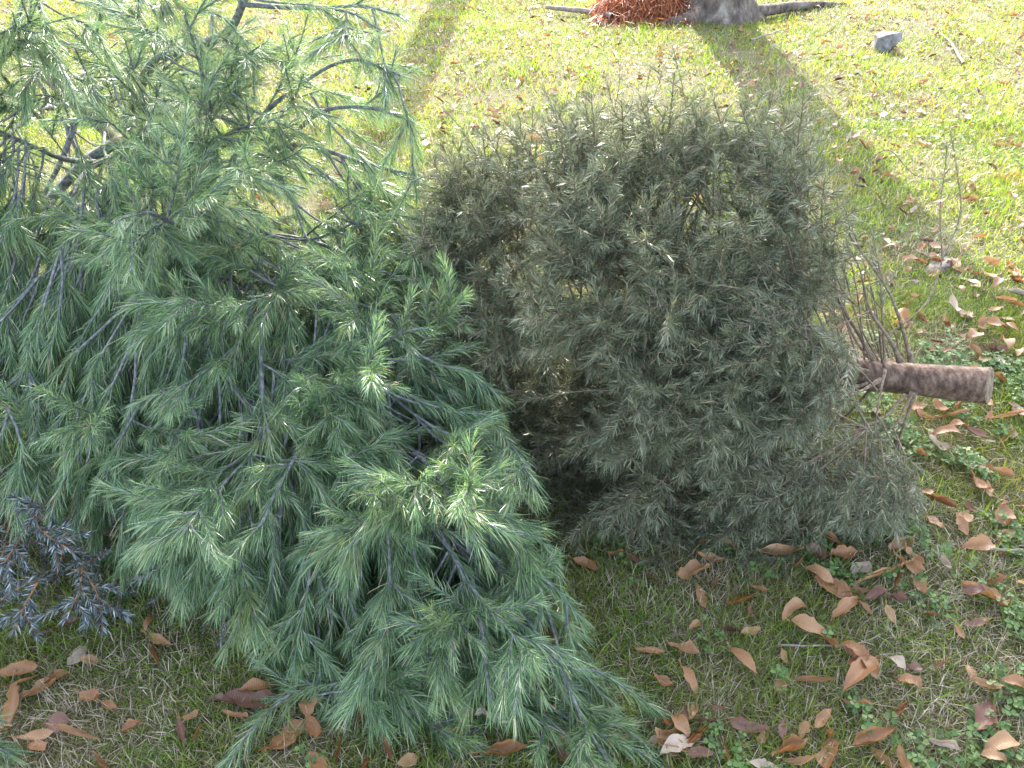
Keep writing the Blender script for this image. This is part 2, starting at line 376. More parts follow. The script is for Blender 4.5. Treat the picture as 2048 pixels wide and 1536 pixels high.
NL, NW = .046, .0012
def pine_shoot(fol, wd, P, r0=.0028, dens=800, cover=None):
    wd.tube(P, np.linspace(r0, .0016, len(P)), 5)
    clothe(fol, P, cover or rng.uniform(.14, .22), dens, NL * rng.uniform(.78, 1.15), NW, .57, .38)
def pine_limb(fol, wd, p, d, L, r, level, pull, dens):
    n = max(3, int(L / .035)); P = polyline(p, d, L, n, .07, pull)
    ex, ey, _ = proj(P + nrm(np.gradient(P, axis=0)) * .03); bad = np.nonzero(ex > rim(ey) + 5)[0]
    if len(bad): P = P[:bad[0]]
    if len(P) < 4: return
    L = np.linalg.norm(np.diff(P, axis=0), axis=1).sum()
    wd.tube(P, np.linspace(r, .0018 if level else .0025, len(P)), 6 if level == 0 else 5)
    clothe(fol, P, min(L, rng.uniform(.15, .24)), dens, NL * rng.uniform(.78, 1.15), NW, .57, .38)
    if level >= 2 or L < .13: return
    s = 0; T = nrm(np.gradient(P, axis=0))
    nodes = np.arange(rng.uniform(.32, .45) if level == 0 else .45, 1.0, .135 / L if L > .3 else .27)
    for u in nodes:
        i = min(int(u * (len(P) - 1)), len(P) - 2)
        k = rng.integers(2, 4)
        a0 = rng.uniform(0, 6.28)
        for j in range(k):
            rr = rng.normal(size=3); rr = nrm(np.cross(T[i], rr)) if j == 0 else nrm(np.cross(T[i], rr))
            rr[2] *= .55
            dd = nrm(T[i] * .75 + nrm(rr) * .65)
            Lc = max(.10, L * (1 - u) * rng.uniform(.55, .95)) if level == 0 else rng.uniform(.08, .15)
            Lc = min(Lc, .42)
            ex, ey, _ = proj(P[i] + dd * (Lc + .04))
            if ex > rim(ey) - 20 or (ey > low(ex)): continue
            pine_limb(fol, wd, P[i], dd, Lc, max(r * .5 * (1 - u * .4), .0022), level + 1, pull, dens)
class Rec:
    def __init__(s, key=None): s.w = Wood(); s.f = Foliage(); s.pts = []; s.key = key
PB = []
def tube_rec(rec):
    """remember wood points so that later shoots can fork from this branch"""
    return np.concatenate(rec.w.V)[::4]
def add_branch(build, key=None):
    rec = next((r for r in PB if key is not None and r.key == key), None)
    if rec is None: rec = Rec(key); PB.append(rec)
    build(rec.f, rec.w)
def finish(recs, root, wood, leaf, **kw):
    for r in recs:
        b = r.w.build('branch', M[wood], root)
        if r.f.count(): r.f.build('needles', M[leaf], b, **kw)
def attach_points(recs):
    P = [tube_rec(r) for r in recs]; return np.concatenate(P), np.concatenate([np.full(len(p), i) for i, p in enumerate(P)])
RIMY, RIMX = [-200, 0, 240, 440, 600, 840, 1000, 1270, 1420, 1600], [800, 810, 870, 930, 985, 1035, 1090, 1170, 1310, 1340]
def rim(py): return np.interp(py, RIMY, RIMX)
def low(px): return np.interp(px, [-300, 100, 260, 420, 560, 700, 900, 1100, 1300], [1000, 1080, 1190, 1290, 1420, 1490, 1490, 1600, 1600])
w = Wood(); w.tube(trunk[i1 - 1:], RT_[i1 - 1:] * .85, 8); f = Foliage(); clothe(f, trunk[i1 - 1:], .5, 700, NL, NW, .6, .3); ld = w.build('leader', M['pinewood'], pine); f.build('needles', M['pine'], ld)
# generic whorls
us = [.14, .25, .36, .45, .53, .61, .69, .77, .86]
for wi, u in enumerate(us):
    a = tdir(u); x = nrm(np.cross(a, [0, 0, 1])); z = np.cross(x, a); ph = rng.uniform(0, 6.28)
    k = 5 if .2 < u < .68 else 4
    for j in range(k):
        an = ph + j * 2 * math.pi / k + rng.normal(0, .15)
        rad = np.cos(an) * x + np.sin(an) * z
        fw = .55 + .5 * u
        d = nrm(rad + a * fw)
        L = np.interp(u, [.1, .3, .5, .7, .9], [.95, .88, .72, .52, .30]) * rng.uniform(.85, 1.1)
        if d[2] < -.35: L *= .8
        if rad[0] > .2 and u < .5: L *= .78
        if rad[2] > .3 and u < .45: L *= .85
        for _ in range(14):
            ex, ey, ew = proj(tpt(u) + d * L * 1.05)
            if ex < rim(ey) - 60 and ey < low(ex): break
            L *= .9
        if L < .12: continue
        add_branch(lambda f, wd_: pine_limb(f, wd_, tpt(u), d, L, np.interp(L, [.2, .9], [.005, .012]), 0, (0, 0, -.06), 380 if u < .45 else 850))
# limbs that show individually: pixel polylines (px, py, forward distance) of woody stems, then foliage along their ends
def guided(pts, r0, r1, cover=.2, dens=800, side=0, u=None):
    P3 = [at(*p) for p in pts]
    for p in P3: p[2] = max(p[2], .02)
    if u is not None:
        a0 = tpt(u); mid = (a0 + P3[0]) / 2 + rng.normal(0, .05, 3) + np.array([0, 0, -.05]); P3 = [a0, mid] + P3
    C = smooth_curve(P3, 7); C[:, 2] = np.maximum(C[:, 2], .012)
    def b(f, wd_):
        wd_.tube(C, np.linspace(r0, r1, len(C)), 7)
        clothe(f, C, cover, dens, NL * rng.uniform(.78, 1.15), NW, .57, .38)
        T = nrm(np.gradient(C, axis=0))
        for k in range(side):
            i = rng.integers(int(len(C) * .3), len(C) - 1)
            rr = nrm(np.cross(T[i], rng.normal(size=3)))
            pine_limb(f, wd_, C[i], nrm(T[i] * .7 + rr * .7), rng.uniform(.12, .32), .003, 1, (0, 0, -.02), dens)
    add_branch(b, key=(u, tuple(pts[0])) if u is not None else None)
guided([(250, 240, 2.46), (300, 135, 2.4), (350, 105, 2.36), (450, 68, 2.3), (490, -5, 2.25), (520, -90, 2.2)], .017, .008, .1, side=5)
guided([(482, 8, 2.26), (560, 14, 2.22), (640, 16, 2.18), (720, 12, 2.15), (800, 30, 2.1)], .007, .003, .16, side=3)
guided([(640, 16, 2.18), (700, 25, 2.1), (760, 60, 2.05)], .004, .002, .2, side=1)
guided([(225, 290, 2.44), (170, 325, 2.35), (100, 400, 2.22), (20, 478, 2.1), (-60, 560, 2.0)], .018, .012, .05, side=3)
guided([(200, 325, 2.38), (130, 318, 2.2), (60, 290, 2.1), (-30, 250, 2.0)], .010, .005, .2, side=3)
guided([(450, 442, 2.0), (380, 466, 1.95), (300, 480, 1.85), (220, 500, 1.8)], .012, .007, .1, side=4)
guided([(210, 400, 2.2), (130, 420, 2.05), (50, 460, 1.95), (0, 480, 1.9)], .009, .006, .05, side=2)
guided([(440, 350, 2.2), (330, 300, 2.15), (290, 215, 2.1), (230, 150, 2.0)], .007, .003, .18, side=4)
guided([(430, 400, 2.1), (520, 320, 2.05), (600, 290, 2.0), (740, 330, 1.9), (830, 350, 1.85)], .010, .003, .22, side=4)
guided([(430, 400, 2.12), (500, 260, 2.1), (600, 170, 2.06), (700, 120, 2.02), (800, 150, 1.98)], .008, .003, .2, side=4)
guided([(560, 300, 2.05), (640, 225, 2.0), (740, 216, 1.97), (830, 245, 1.94)], .007, .003, .2, side=2)
guided([(400, 370, 2.1), (420, 230, 2.1), (400, 130, 2.05), (370, 30, 2.0)], .006, .003, .2, side=4)
guided([(150, 220, 2.5), (120, 130, 2.4), (90, 50, 2.3), (60, -40, 2.2)], .008, .003, .2, side=5)
guided([(100, 260, 2.3), (30, 180, 2.2), (-30, 110, 2.1)], .007, .003, .2, side=4)
for (u, pts) in [
    (.36, [(560, 590, 1.78), (700, 520, 1.75), (820, 500, 1.72)]), (.36, [(600, 480, 1.85), (760, 430, 1.8), (900, 455, 1.76)]),
    (.36, [(620, 560, 1.7), (780, 560, 1.66), (930, 575, 1.64)]), (.40, [(700, 600, 1.6), (820, 640, 1.55), (970, 640, 1.53)]),
    (.45, [(720, 690, 1.5), (820, 720, 1.46), (950, 690, 1.45)]), (.5, [(840, 710, 1.45), (930, 740, 1.41), (1000, 790, 1.39)]),
    (.5, [(800, 780, 1.42), (900, 820, 1.36), (985, 830, 1.34)]), (.55, [(860, 850, 1.33), (960, 880, 1.28), (1030, 915, 1.25)]),
    (.55, [(880, 930, 1.26), (970, 960, 1.22), (1060, 995, 1.17)]), (.6, [(860, 1000, 1.2), (950, 1015, 1.15), (1050, 1050, 1.1)]),
    (.6, [(980, 1040, 1.13), (1080, 1080, 1.08), (1130, 1190, 1.02)]), (.62, [(1000, 1130, 1.08), (1090, 1160, 1.03), (1165, 1240, .98)]),
    (.3, [(380, 560, 1.72), (375, 590, 1.68), (350, 680, 1.58)]), (.3, [(470, 570, 1.7), (430, 600, 1.65), (370, 690, 1.56)]),
    (.35, [(470, 590, 1.66), (500, 640, 1.6), (540, 710, 1.53)]), (.3, [(180, 560, 1.8), (60, 600, 1.7), (75, 720, 1.55)]),
    (.3, [(120, 640, 1.7), (80, 720, 1.55), (115, 840, 1.42)]), (.35, [(260, 700, 1.58), (195, 800, 1.45), (235, 890, 1.33)]),
    (.35, [(330, 740, 1.55), (270, 800, 1.45), (250, 850, 1.36)]), (.4, [(420, 700, 1.5), (460, 760, 1.45), (515, 830, 1.35)]),
    (.4, [(560, 760, 1.45), (620, 760, 1.4), (690, 800, 1.33)]), (.42, [(640, 840, 1.36), (690, 880, 1.3), (750, 930, 1.24)]),
    (.42, [(640, 860, 1.33), (660, 905, 1.28), (620, 1020, 1.17)]), (.38, [(300, 880, 1.36), (228, 925, 1.3), (175, 1010, 1.2)]),
    (.38, [(300, 880, 1.36), (228, 925, 1.3), (300, 1000, 1.2)]), (.38, [(200, 850, 1.42), (90, 880, 1.36), (60, 960, 1.27)]),
    (.42, [(520, 850, 1.33), (502, 908, 1.25), (410, 1000, 1.15)]), (.42, [(520, 850, 1.33), (502, 908, 1.25), (455, 1040, 1.12)]),
    (.42, [(520, 850, 1.33), (502, 908, 1.25), (590, 1010, 1.15)]), (.42, [(520, 850, 1.33), (502, 908, 1.25), (530, 1030, 1.13)]),
    (.45, [(420, 1000, 1.2), (370, 1060, 1.14), (345, 1140, 1.1)]), (.45, [(460, 1020, 1.2), (480, 1080, 1.12), (430, 1190, 1.05)]),
    (.48, [(560, 1000, 1.18), (548, 1040, 1.14), (545, 1210, 1.02)]), (.48, [(600, 1020, 1.16), (610, 1110, 1.09), (585, 1215, 1.01)]),
    (.5, [(620, 1110, 1.1), (600, 1200, 1.03), (545, 1320, .95)]), (.5, [(640, 1160, 1.06), (665, 1235, 1.0), (645, 1310, .95)]),
    (.52, [(740, 980, 1.18), (752, 1045, 1.11), (690, 1140, 1.04)]), (.52, [(740, 980, 1.18), (752, 1045, 1.11), (785, 1170, 1.01)]),
    (.52, [(740, 980, 1.18), (752, 1045, 1.11), (850, 1090, 1.06)]), (.58, [(820, 1080, 1.1), (825, 1180, 1.02), (835, 1250, .97)]),
    (.55, [(700, 1200, 1.02), (740, 1230, .99), (800, 1300, .94)]), (.55, [(690, 1240, 1.0), (740, 1320, .93), (700, 1400, .88)]),
    (.64, [(900, 1100, 1.08), (938, 1190, 1.0), (915, 1290, .94)]), (.64, [(900, 1100, 1.08), (938, 1190, 1.0), (1005, 1340, .91)]),
    (.64, [(900, 1100, 1.08), (950, 1185, 1.0), (1060, 1260, .96)]), (.55, [(640, 1310, .95), (595, 1365, .9), (570, 1440, .84)]),
    (.55, [(600, 1350, .92), (660, 1380, .89), (640, 1450, .84)]), (.62, [(880, 1360, .91), (850, 1420, .87), (835, 1475, .825)]),
    (.62, [(900, 1330, .93), (935, 1365, .90), (960, 1420, .86)]), (.7, [(1010, 1330, .92), (1075, 1400, .87), (1085, 1520, .78)]),
    (.7, [(1090, 1290, .94), (1160, 1340, .91), (1250, 1450, .83)]), (.76, [(1110, 1318, .93), (1200, 1345, .9), (1320, 1425, .84)]),
    (.82, [(1150, 1400, .86), (1210, 1430, .84), (1290, 1510, .78)]), (.86, [(1170, 1460, .81), (1230, 1500, .79), (1310, 1545, .75)]),
    (.76, [(1090, 1310, .93), (1130, 1390, .86), (1180, 1500, .79)]),
]:
    guided(pts, .005, .002, cover=rng.uniform(.18, .24), dens=1150, u=u, side=2)
# cut stub poking out at the bottom
guided([(690, 1340, .93), (780, 1385, .89), (850, 1415, .865), (925, 1452, .835)], .006, .004, cover=.001, side=2)
# remaining shoots fork from the nearest limb, following the growth direction (outwards, towards the tip, sagging)
AP, AI = attach_points(PB)
def front_y(px, py): return float(np.interp(py, [0, 250, 500, 750, 900, 1050, 1200, 1350, 1536], [2.12, 1.98, 1.72, 1.46, 1.30, 1.18, 1.05, .93, .78]))
DN = np.stack([tpt(q) for q in np.linspace(0, 1, 60)])
tries = 0; made = 0
while made < 690 and tries < 12000:
    tries += 1
    px, py = rng.uniform(-260, 1300), rng.uniform(-150, 1480)
    if px > rim(py) - 70: continue
    if py > np.interp(px, [-300, 150, 300, 520, 800, 1300], [960, 1060, 1200, 1400, 1440, 1500]): continue
    dn = np.interp(py, [-150, 300, 560, 1000, 1500], [.06, .16, .9, 1, .8]) * (1 if px < 480 or py > 900 else .7)
    if rng.uniform() > dn: continue
    yy = front_y(px, py) + rng.uniform(-.03, .16)
    p = at(px, py, yy)
    if p[2] < .03: continue
    c = DN[np.argmin(np.linalg.norm(DN - p, axis=1))]; k = np.argmin(np.linalg.norm(DN - p, axis=1)); axd = nrm(DN[min(k + 1, 59)] - DN[max(k - 1, 0)])
    rad = nrm(p - c)
    d = nrm(rad * .8 + axd * .55 + np.array([0, 0, -.85]) + rng.normal(0, .2, 3))
    dist = np.linalg.norm(AP - (p - d * .16), axis=1) + np.where((AP - p) @ d > -.03, .3, 0)
    j = np.argmin(dist)
    if dist[j] > .32: continue
    L = rng.uniform(.08, .17)
    ex, ey, _ = proj(p + d * (L + .04))
    if ex > rim(ey) - 15 or ey > low(ex) + 30: continue
    C = smooth_curve([AP[j], (AP[j] + p) / 2 - d * .02 + np.array([0, 0, -.012]), p, p + d * L * .55, p + nrm(d + [0, 0, -.25]) * L], 5); C[:, 2] = np.maximum(C[:, 2], .015)
    rec = PB[AI[j]]; rec.w.tube(C, np.linspace(.0036, .0018, len(C)), 5); clothe(rec.f, C, L + .07, 1150, NL * rng.uniform(.78, 1.15), NW, .57, .38)
    T = nrm(C[-1] - C[-6])
    for q in range(rng.integers(0, 3)):
        i = len(C) - rng.integers(8, 14); rr = nrm(np.cross(T, rng.normal(size=3)))
        Q = polyline(C[i], nrm(T * .8 + rr * .6), rng.uniform(.07, .13), 4, .07, (0, 0, -.05)); rec.w.tube(Q, .002, 5); clothe(rec.f, Q, .13, 1150, NL * rng.uniform(.78, 1.15), NW, .57, .38)
    made += 1
finish(PB, pine, 'pinewood', 'pine')
print('pine branches', len(PB), 'fill', made, tries)

# ------------------------------------------------------------------ 2. dull grey-green fir, butt to the right
fir = empty('fir_tree', tuple(np.array([1.0, 1.66, 0])))
tag(fir, 'dull grey green cut fir lying on its side with its sawn trunk pointing right', 'cut tree', 'discarded cut conifers on the lawn')
BT = at(1978, 771, 1.58); T1 = at(1775, 753, 1.72)
ax = nrm(T1 - BT)
FT = [BT, T1, at(1600, 735, 1.83), at(1400, 730, 1.90), T1 + np.array([-1.25, .38, -.02]), T1 + np.array([-1.85, .50, -.04])]
ftr = smooth_curve(FT, 10); seg = np.linalg.norm(np.diff(ftr, axis=0), axis=1); fs = np.concatenate([[0], np.cumsum(seg)]); FL = fs[-1]
def fpt(u): return np.array([np.interp(u * FL, fs, ftr[:, k]) for k in range(3)])
def fdir(u): return nrm(fpt(min(u + .02, 1)) - fpt(max(u - .02, 0)))
Cc, tot = resample(ftr, .012)
rr = np.interp(np.linspace(0, 1, len(Cc)), [0, .10, .13, .25, .6, 1], [.047, .042, .046, .034, .020, .005])
# trunk mesh with ridged bark
k = 40; T = nrm(np.gradient(Cc, axis=0)); Vt = []
for i, (c, t, r) in enumerate(zip(Cc, T, rr)):
    x = nrm(np.cross(t, [0, 0, 1])); z = np.cross(x, t); a = np.arange(k) * 2 * math.pi / k
    r2 = r * (1 + .03 * np.sin(3 * a + i * .05) + .02 * np.sin(5 * a - i * .11) + rng.normal(0, .012, k) + .01 * rng.normal())
    Vt.append(c + r2[:, None] * (np.cos(a)[:, None] * x + np.sin(a)[:, None] * z))
Vt = np.concatenate(Vt); idx = np.arange(len(Cc) * k).reshape(len(Cc), k)
Q = np.stack([idx[:-1], np.roll(idx[:-1], -1, 1), np.roll(idx[1:], -1, 1), idx[1:]], -1).reshape(-1, 4)
mesh_obj('trunk', Vt, (Q, np.zeros((0, 3), int)), M['firtrunk'], fir)
ring = Vt[:k]; c0 = ring.mean(0)
disk = [c0 - T[0] * .004] + [c0 + (p - c0) * .93 - T[0] * .003 for p in ring] + [c0 + (p - c0) * 1.0 + T[0] * .001 for p in ring]
fc = [(0, 1 + j, 1 + (j + 1) % k) for j in range(k)] + [(1 + j, 1 + k + j, 1 + k + (j + 1) % k, 1 + (j + 1) % k) for j in range(k)]
def rings(m, c):
    nt = m.node_tree; N = nt.nodes; Lk = nt.links
    g = N.new('ShaderNodeNewGeometry'); vm = N.new('ShaderNodeVectorMath'); vm.operation = 'DISTANCE'; vm.inputs[1].default_value = tuple(c)
    Lk.new(g.outputs['Position'], vm.inputs[0]); sn = N.new('ShaderNodeMath'); sn.operation = 'MULTIPLY'; sn.inputs[1].default_value = 1300; Lk.new(vm.outputs['Value'], sn.inputs[0])
    s2 = N.new('ShaderNodeMath'); s2.operation = 'SINE'; Lk.new(sn.outputs[0], s2.inputs[0])
    mr = N.new('ShaderNodeMapRange'); mr.inputs[1].default_value = -1; mr.inputs[3].default_value = .55; mr.inputs[4].default_value = 1.15; Lk.new(s2.outputs[0], mr.inputs[0])
    p = next(n for n in N if n.type == 'BSDF_PRINCIPLED'); src = p.inputs['Base Color'].links[0].from_socket
    h = N.new('ShaderNodeHueSaturation'); Lk.new(src, h.inputs['Color']); Lk.new(mr.outputs[0], h.inputs['Value']); Lk.new(h.outputs[0], p.inputs['Base Color'])
rings(M['cutface'], c0)
mesh_obj('cut_end', np.array(disk), fc, M['cutface'], fir, smooth=False)

FNL, FNW = .028, .0012
def fir_twig(f, wd_, P, r0, n, cover, per_m=900, ln=FNL, wdt=FNW):
    wd_.tube(P, np.linspace(r0, .0009, len(P)), 4)
    clothe(f, P, cover, per_m, ln, wdt, 1.0, .12, tuft=True, comb=n)
def fir_spray(f, wd_, p, d, n, L, r, pull, bare=.35, per_m=900, ln=FNL, wdt=FNW, lat=.026, wander=.05, maxlat=.30, floor=.015):
    m = max(4, int(L / .03)); P = polyline(p, d, L, m, wander, pull, floor)
    wd_.tube(P, np.linspace(r, .0011, len(P)), 5)
    T = nrm(np.gradient(P, axis=0))
    clothe(f, P, L * (1 - bare), per_m, ln, wdt, 1.0, .12, comb=n)
    s = bare * L; sg = 1
    while s < L * .95:
        u = s / L; i = min(int(u * (len(P) - 1)), len(P) - 1)
        sd = nrm(np.cross(n, T[i])) * sg; sg = -sg
        ll = min(maxlat, (L - s) * .62 + .03) * rng.uniform(.55, 1.1)
        dd = nrm(T[i] * .75 + sd * .8 + n * rng.normal(.05, .25))
        Q = polyline(P[i], dd, ll, max(3, int(ll / .03)), .09, np.asarray(pull) * .8, floor)
        fir_twig(f, wd_, Q, .0018, n, ll * .92, per_m, ln, wdt)
        if ll > .11:
            Tq = nrm(np.gradient(Q, axis=0)); s2 = .3 * ll; g2 = 1
            while s2 < ll * .85:
                j = int(s2 / ll * (len(Q) - 1)); sd2 = nrm(np.cross(n, Tq[j])) * g2; g2 = -g2
                l3 = min(.09, (ll - s2) * .7 + .015) * rng.uniform(.6, 1.1)
                fir_twig(f, wd_, polyline(Q[j], nrm(Tq[j] * .75 + sd2 * .75 + n * rng.normal(0, .25)), l3, 3, .08, np.asarray(pull) * .8, floor), .0013, n, l3, per_m, ln, wdt)
                s2 += .026
        s += lat * rng.uniform(.6, 1.3)
FB = []; SB = []
FX, FY = [700, 850, 950, 1100, 1300, 1500, 1620, 1700, 1760, 1840], [420, 390, 320, 275, 260, 245, 265, 330, 450, 720]
def fir_branch(build, recs=None, merge_last=0):
    recs = FB if recs is None else recs
    if merge_last and len(recs) > merge_last: rec = recs[-1]
    else: rec = Rec(); recs.append(rec)
    build(rec.f, rec.w)
for u in [.125, .19, .24, .29, .34, .40, .46, .52, .58, .65, .72, .80, .90]:
    a = fdir(u); x = nrm(np.cross(a, [0, 0, 1])); z = np.cross(x, a); ph = rng.uniform(0, 6.28)
    k = 6 if u < .6 else 5
    for j in range(k):
        an = ph + j * 2 * math.pi / k + rng.normal(0, .2)
        rad = np.cos(an) * x + np.sin(an) * z
        if u < .17 and rad[2] > .3 : fwd = rng.uniform(.35, .6)
        else: fwd = rng.uniform(.35, .7)
        d = nrm(rad + a * fwd)
        L = np.interp(u, [.1, .2, .4, .7, .95], [.60, .66, .64, .46, .22]) * rng.uniform(.8, 1.12)
        if rad[2] < -.5: L *= .75
        L *= 1 - .10 * max(-rad[1], 0)
        for _ in range(12):
            ex, ey, _w = proj(fpt(u) + d * L * 1.02)
            if ey > np.interp(ex, FX, FY) + 15: break
            L *= .93
        n = nrm(a - (a @ d) * d)
        pull = np.array([0, 0, .0]) + a * .02 + np.array([0, 0, .018 if rad[2] > 0 else -.01])
        fir_branch(lambda f, wd_: fir_spray(f, wd_, fpt(u) + rad * .02, d, n, L, .0062 if u < .5 else .0045, pull, bare=.42 if u < .2 else .28))
# thin outlying shoots seen against the lawn
def fir_line(pts, r0, cover, lat=True, root_in=False):
    P0 = [at(*p) for p in pts]
    C = smooth_curve(P0, 7)
    C[:, 2] = np.maximum(C[:, 2], .015)
    def b(f, wd_):
        rad_ = np.linspace(r0, .0012, len(C)); rad_ *= .72; rad_[:3] *= [1.7, 1.35, 1.1]
        wd_.tube(C, rad_, 7)
        clothe(f, C, cover, 520, FNL * .8, FNW, .7, .08)
        if lat:
            T = nrm(np.gradient(C, axis=0))
            for q in range(4):
                i = rng.integers(len(C) // 3, len(C) - 1)
                Q = polyline(C[i], nrm(T[i] + rng.normal(0, .55, 3)), rng.uniform(.05, .13), 4, .08, (0, 0, .01))
                fir_twig(f, wd_, Q, .0014, nrm(rng.normal(size=3)), .2, 420)
    fir_branch(b)
fir_line([(1822, 722, 1.68), (1800, 640, 1.70), (1770, 570, 1.74), (1700, 470, 1.82), (1690, 420, 1.86)], .0075, .18)
fir_line([(1800, 722, 1.66), (1780, 680, 1.66), (1740, 620, 1.68), (1720, 540, 1.72), (1690, 480, 1.76)], .0085, .12)
fir_line([(1770, 735, 1.66), (1765, 640, 1.72), (1760, 560, 1.8), (1745, 460, 1.86)], .005, .2)
fir_line([(1745, 690, 1.70), (1850, 610, 1.8), (1885, 520, 1.9), (1920, 430, 1.97), (1915, 350, 2.02), (1902, 270, 2.06)], .0035, .36, False)
fir_line([(1885, 520, 1.9), (1880, 420, 1.98), (1890, 340, 2.02), (1893, 290, 2.03)], .0022, .3, False)
fir_line([(1660, 480, 1.9), (1720, 350, 2.0), (1775, 300, 2.05), (1830, 350, 2.08), (1900, 360, 2.1)], .0025, .1, False)
fir_line([(1810, 790, 1.62), (1760, 840, 1.56), (1700, 850, 1.5), (1640, 840, 1.45)], .006, .15)
fir_line([(1825, 785, 1.62), (1790, 850, 1.55), (1745, 880, 1.5), (1700, 960, 1.42)], .006, .15)
fir_line([(1830, 785, 1.64), (1800, 870, 1.56), (1770, 930, 1.5), (1740, 1000, 1.42)], .006, .15)
fir_line([(1770, 740, 1.62), (1755, 820, 1.5), (1745, 890, 1.46), (1730, 960, 1.42)], .0045, .1)
fir_line([(1760, 760, 1.64), (1700, 790, 1.56), (1640, 770, 1.5)], .007, .1)
fir_line([(1620, 660, 1.62), (1560, 640, 1.5), (1500, 585, 1.5), (1440, 570, 1.5), (1340, 545, 1.52)], .004, .22, False)
fir_line([(1430, 720, 1.6), (1340, 800, 1.4), (1200, 780, 1.42), (1050, 800, 1.45)], .004, .25)
fir_line([(1560, 860, 1.5), (1440, 830, 1.34), (1380, 850, 1.31), (1290, 870, 1.3)], .004, .2)
def wisps(f, wd_):
    for q in range(13):
        x0 = rng.uniform(1690, 1800); p = at(x0, rng.uniform(715, 740), 1.72 + rng.uniform(-.02, .05)); e = at(x0 - rng.uniform(10, 110), rng.uniform(430, 600), rng.uniform(1.78, 1.95))
        C = smooth_curve([p, (p + e) / 2 + rng.normal(0, .02, 3), e], 6); wd_.tube(C, np.linspace(.0028, .001, len(C)), 5)
        clothe(f, C, .1, 200, FNL * .7, FNW, .7, .08)
fir_branch(wisps)
for (x0, y0, x1, y1, yy) in [(1240, 330, 1215, 170, 2.12), (1380, 300, 1345, 90, 2.16), (1050, 330, 1065, 215, 2.2), (1130, 320, 1100, 205, 2.2), (1300, 300, 1290, 200, 2.15),
                             (1440, 290, 1425, 190, 2.1), (1520, 290, 1540, 195, 2.1), (960, 330, 930, 270, 2.2)]:
    fir_line([((x0 * 2 + 1300) / 3, y0 + 230, yy - .1), (x0, y0, yy), ((x0 + x1) / 2 + 6, (y0 + y1) / 2, yy + .02), (x1, y1, yy + .03)], .003, .26)
AP, AI = attach_points(FB); FD = np.stack([fpt(q) for q in np.linspace(0, 1, 60)])
fx, fy = FX, [q + 65 for q in FY]
made = tries = 0
while made < 600 and tries < 9000:
    tries += 1
    px, py = rng.uniform(880, 1830), rng.uniform(250, 1060)
    if py < np.interp(px, fx, fy): continue
    if py > np.interp(px, [880, 1150, 1300, 1600, 1830], [990, 1010, 1040, 1060, 1000]): continue
    if px > 1715 and 600 < py < 900: continue
    if px > 1690 and 430 < py < 620: continue
    if np.sin(px * .021 + 1) + np.sin(py * .027 + px * .008) < -1.45: continue
    hollow = 960 < px < 1250 and 690 < py < 1000
    yy = np.interp(py, [250, 450, 650, 800, 950, 1060], [2.0, 1.70, 1.50, 1.42, 1.38, 1.36]) + rng.uniform(-.04, .14) + (.1 if px < 1100 else 0) + (.20 if hollow else 0)
    p = at(px, py, yy)
    if p[2] < .02: p[2] = .02
    k = np.argmin(np.linalg.norm(FD - p, axis=1)); c = FD[k]; axd = nrm(FD[min(k + 1, 59)] - FD[max(k - 1, 0)]); rad = nrm(p - c)
    d = nrm(rad * .9 + axd * .5 + np.array([0, 0, -.25 if py > 560 else .35]) + rng.normal(0, .25, 3))
    dist = np.linalg.norm(AP - (p - d * .1), axis=1) + np.where((AP - p) @ d > -.02, .3, 0); j = np.argmin(dist)
    if dist[j] > .36: continue
    C = smooth_curve([AP[j], (AP[j] + p) / 2, p], 4); rec = FB[AI[j]]; rec.w.tube(C, .0022, 5)
    n = nrm(np.cross(d, np.cross(nrm(CAM - p) + rng.normal(0, .5, 3), d)))
    fir_spray(rec.f, rec.w, p, d, n, rng.uniform(.13, .22), .0022, (0, 0, -.03 if py > 560 else .01), bare=.02, lat=.03, maxlat=.11, per_m=900)
    made += 1
finish(FB, fir, 'firwood', 'fir', ts=(0, .55, 1), ws=(.9, 1, 0))
print('fir branches', len(FB), 'fill', made, tries, 'needles', sum(r.f.count() for r in FB))

# ------------------------------------------------------------------ 3. silver-blue fir under the pine at the left
sil = empty('silver_fir_tree', (-1.05, 1.2, 0))
tag(sil, 'silvery blue cut fir with short flat needles pinned beneath the green pine', 'cut tree', 'discarded cut conifers on the lawn')
S0, S1 = np.array([-1.8, 1.50, .10]), np.array([-.68, 1.22, .05])
strk = np.linspace(S0, S1, 20)
w = Wood(); w.tube(strk, np.linspace(.03, .006, 20), 10); w.build('trunk', M['firtrunk'], sil)
for u in np.linspace(.1, 1, 8):
    p = S0 + (S1 - S0) * u; a = nrm(S1 - S0); x = nrm(np.cross(a, [0, 0, 1])); z = np.cross(x, a); ph = rng.uniform(0, 6.28)
    for j in range(6):
        an = ph + j * 1.047; rad = np.cos(an) * x + np.sin(an) * z; d = nrm(rad + a * .5)
        L = np.interp(u, [0, 1], [.30, .22]) * rng.uniform(.8, 1.1); rad[2] = min(rad[2], .55)
        n = nrm(np.array([0, -.5, .8]) + rng.normal(0, .3, 3)); n = nrm(n - (n @ d) * d)
        fir_branch(lambda f, wd_: fir_spray(f, wd_, p, d, n, L, .005, (0, 0, -.03), bare=.3, per_m=620, ln=.020, wdt=.0023, lat=.05, maxlat=.17), SB)
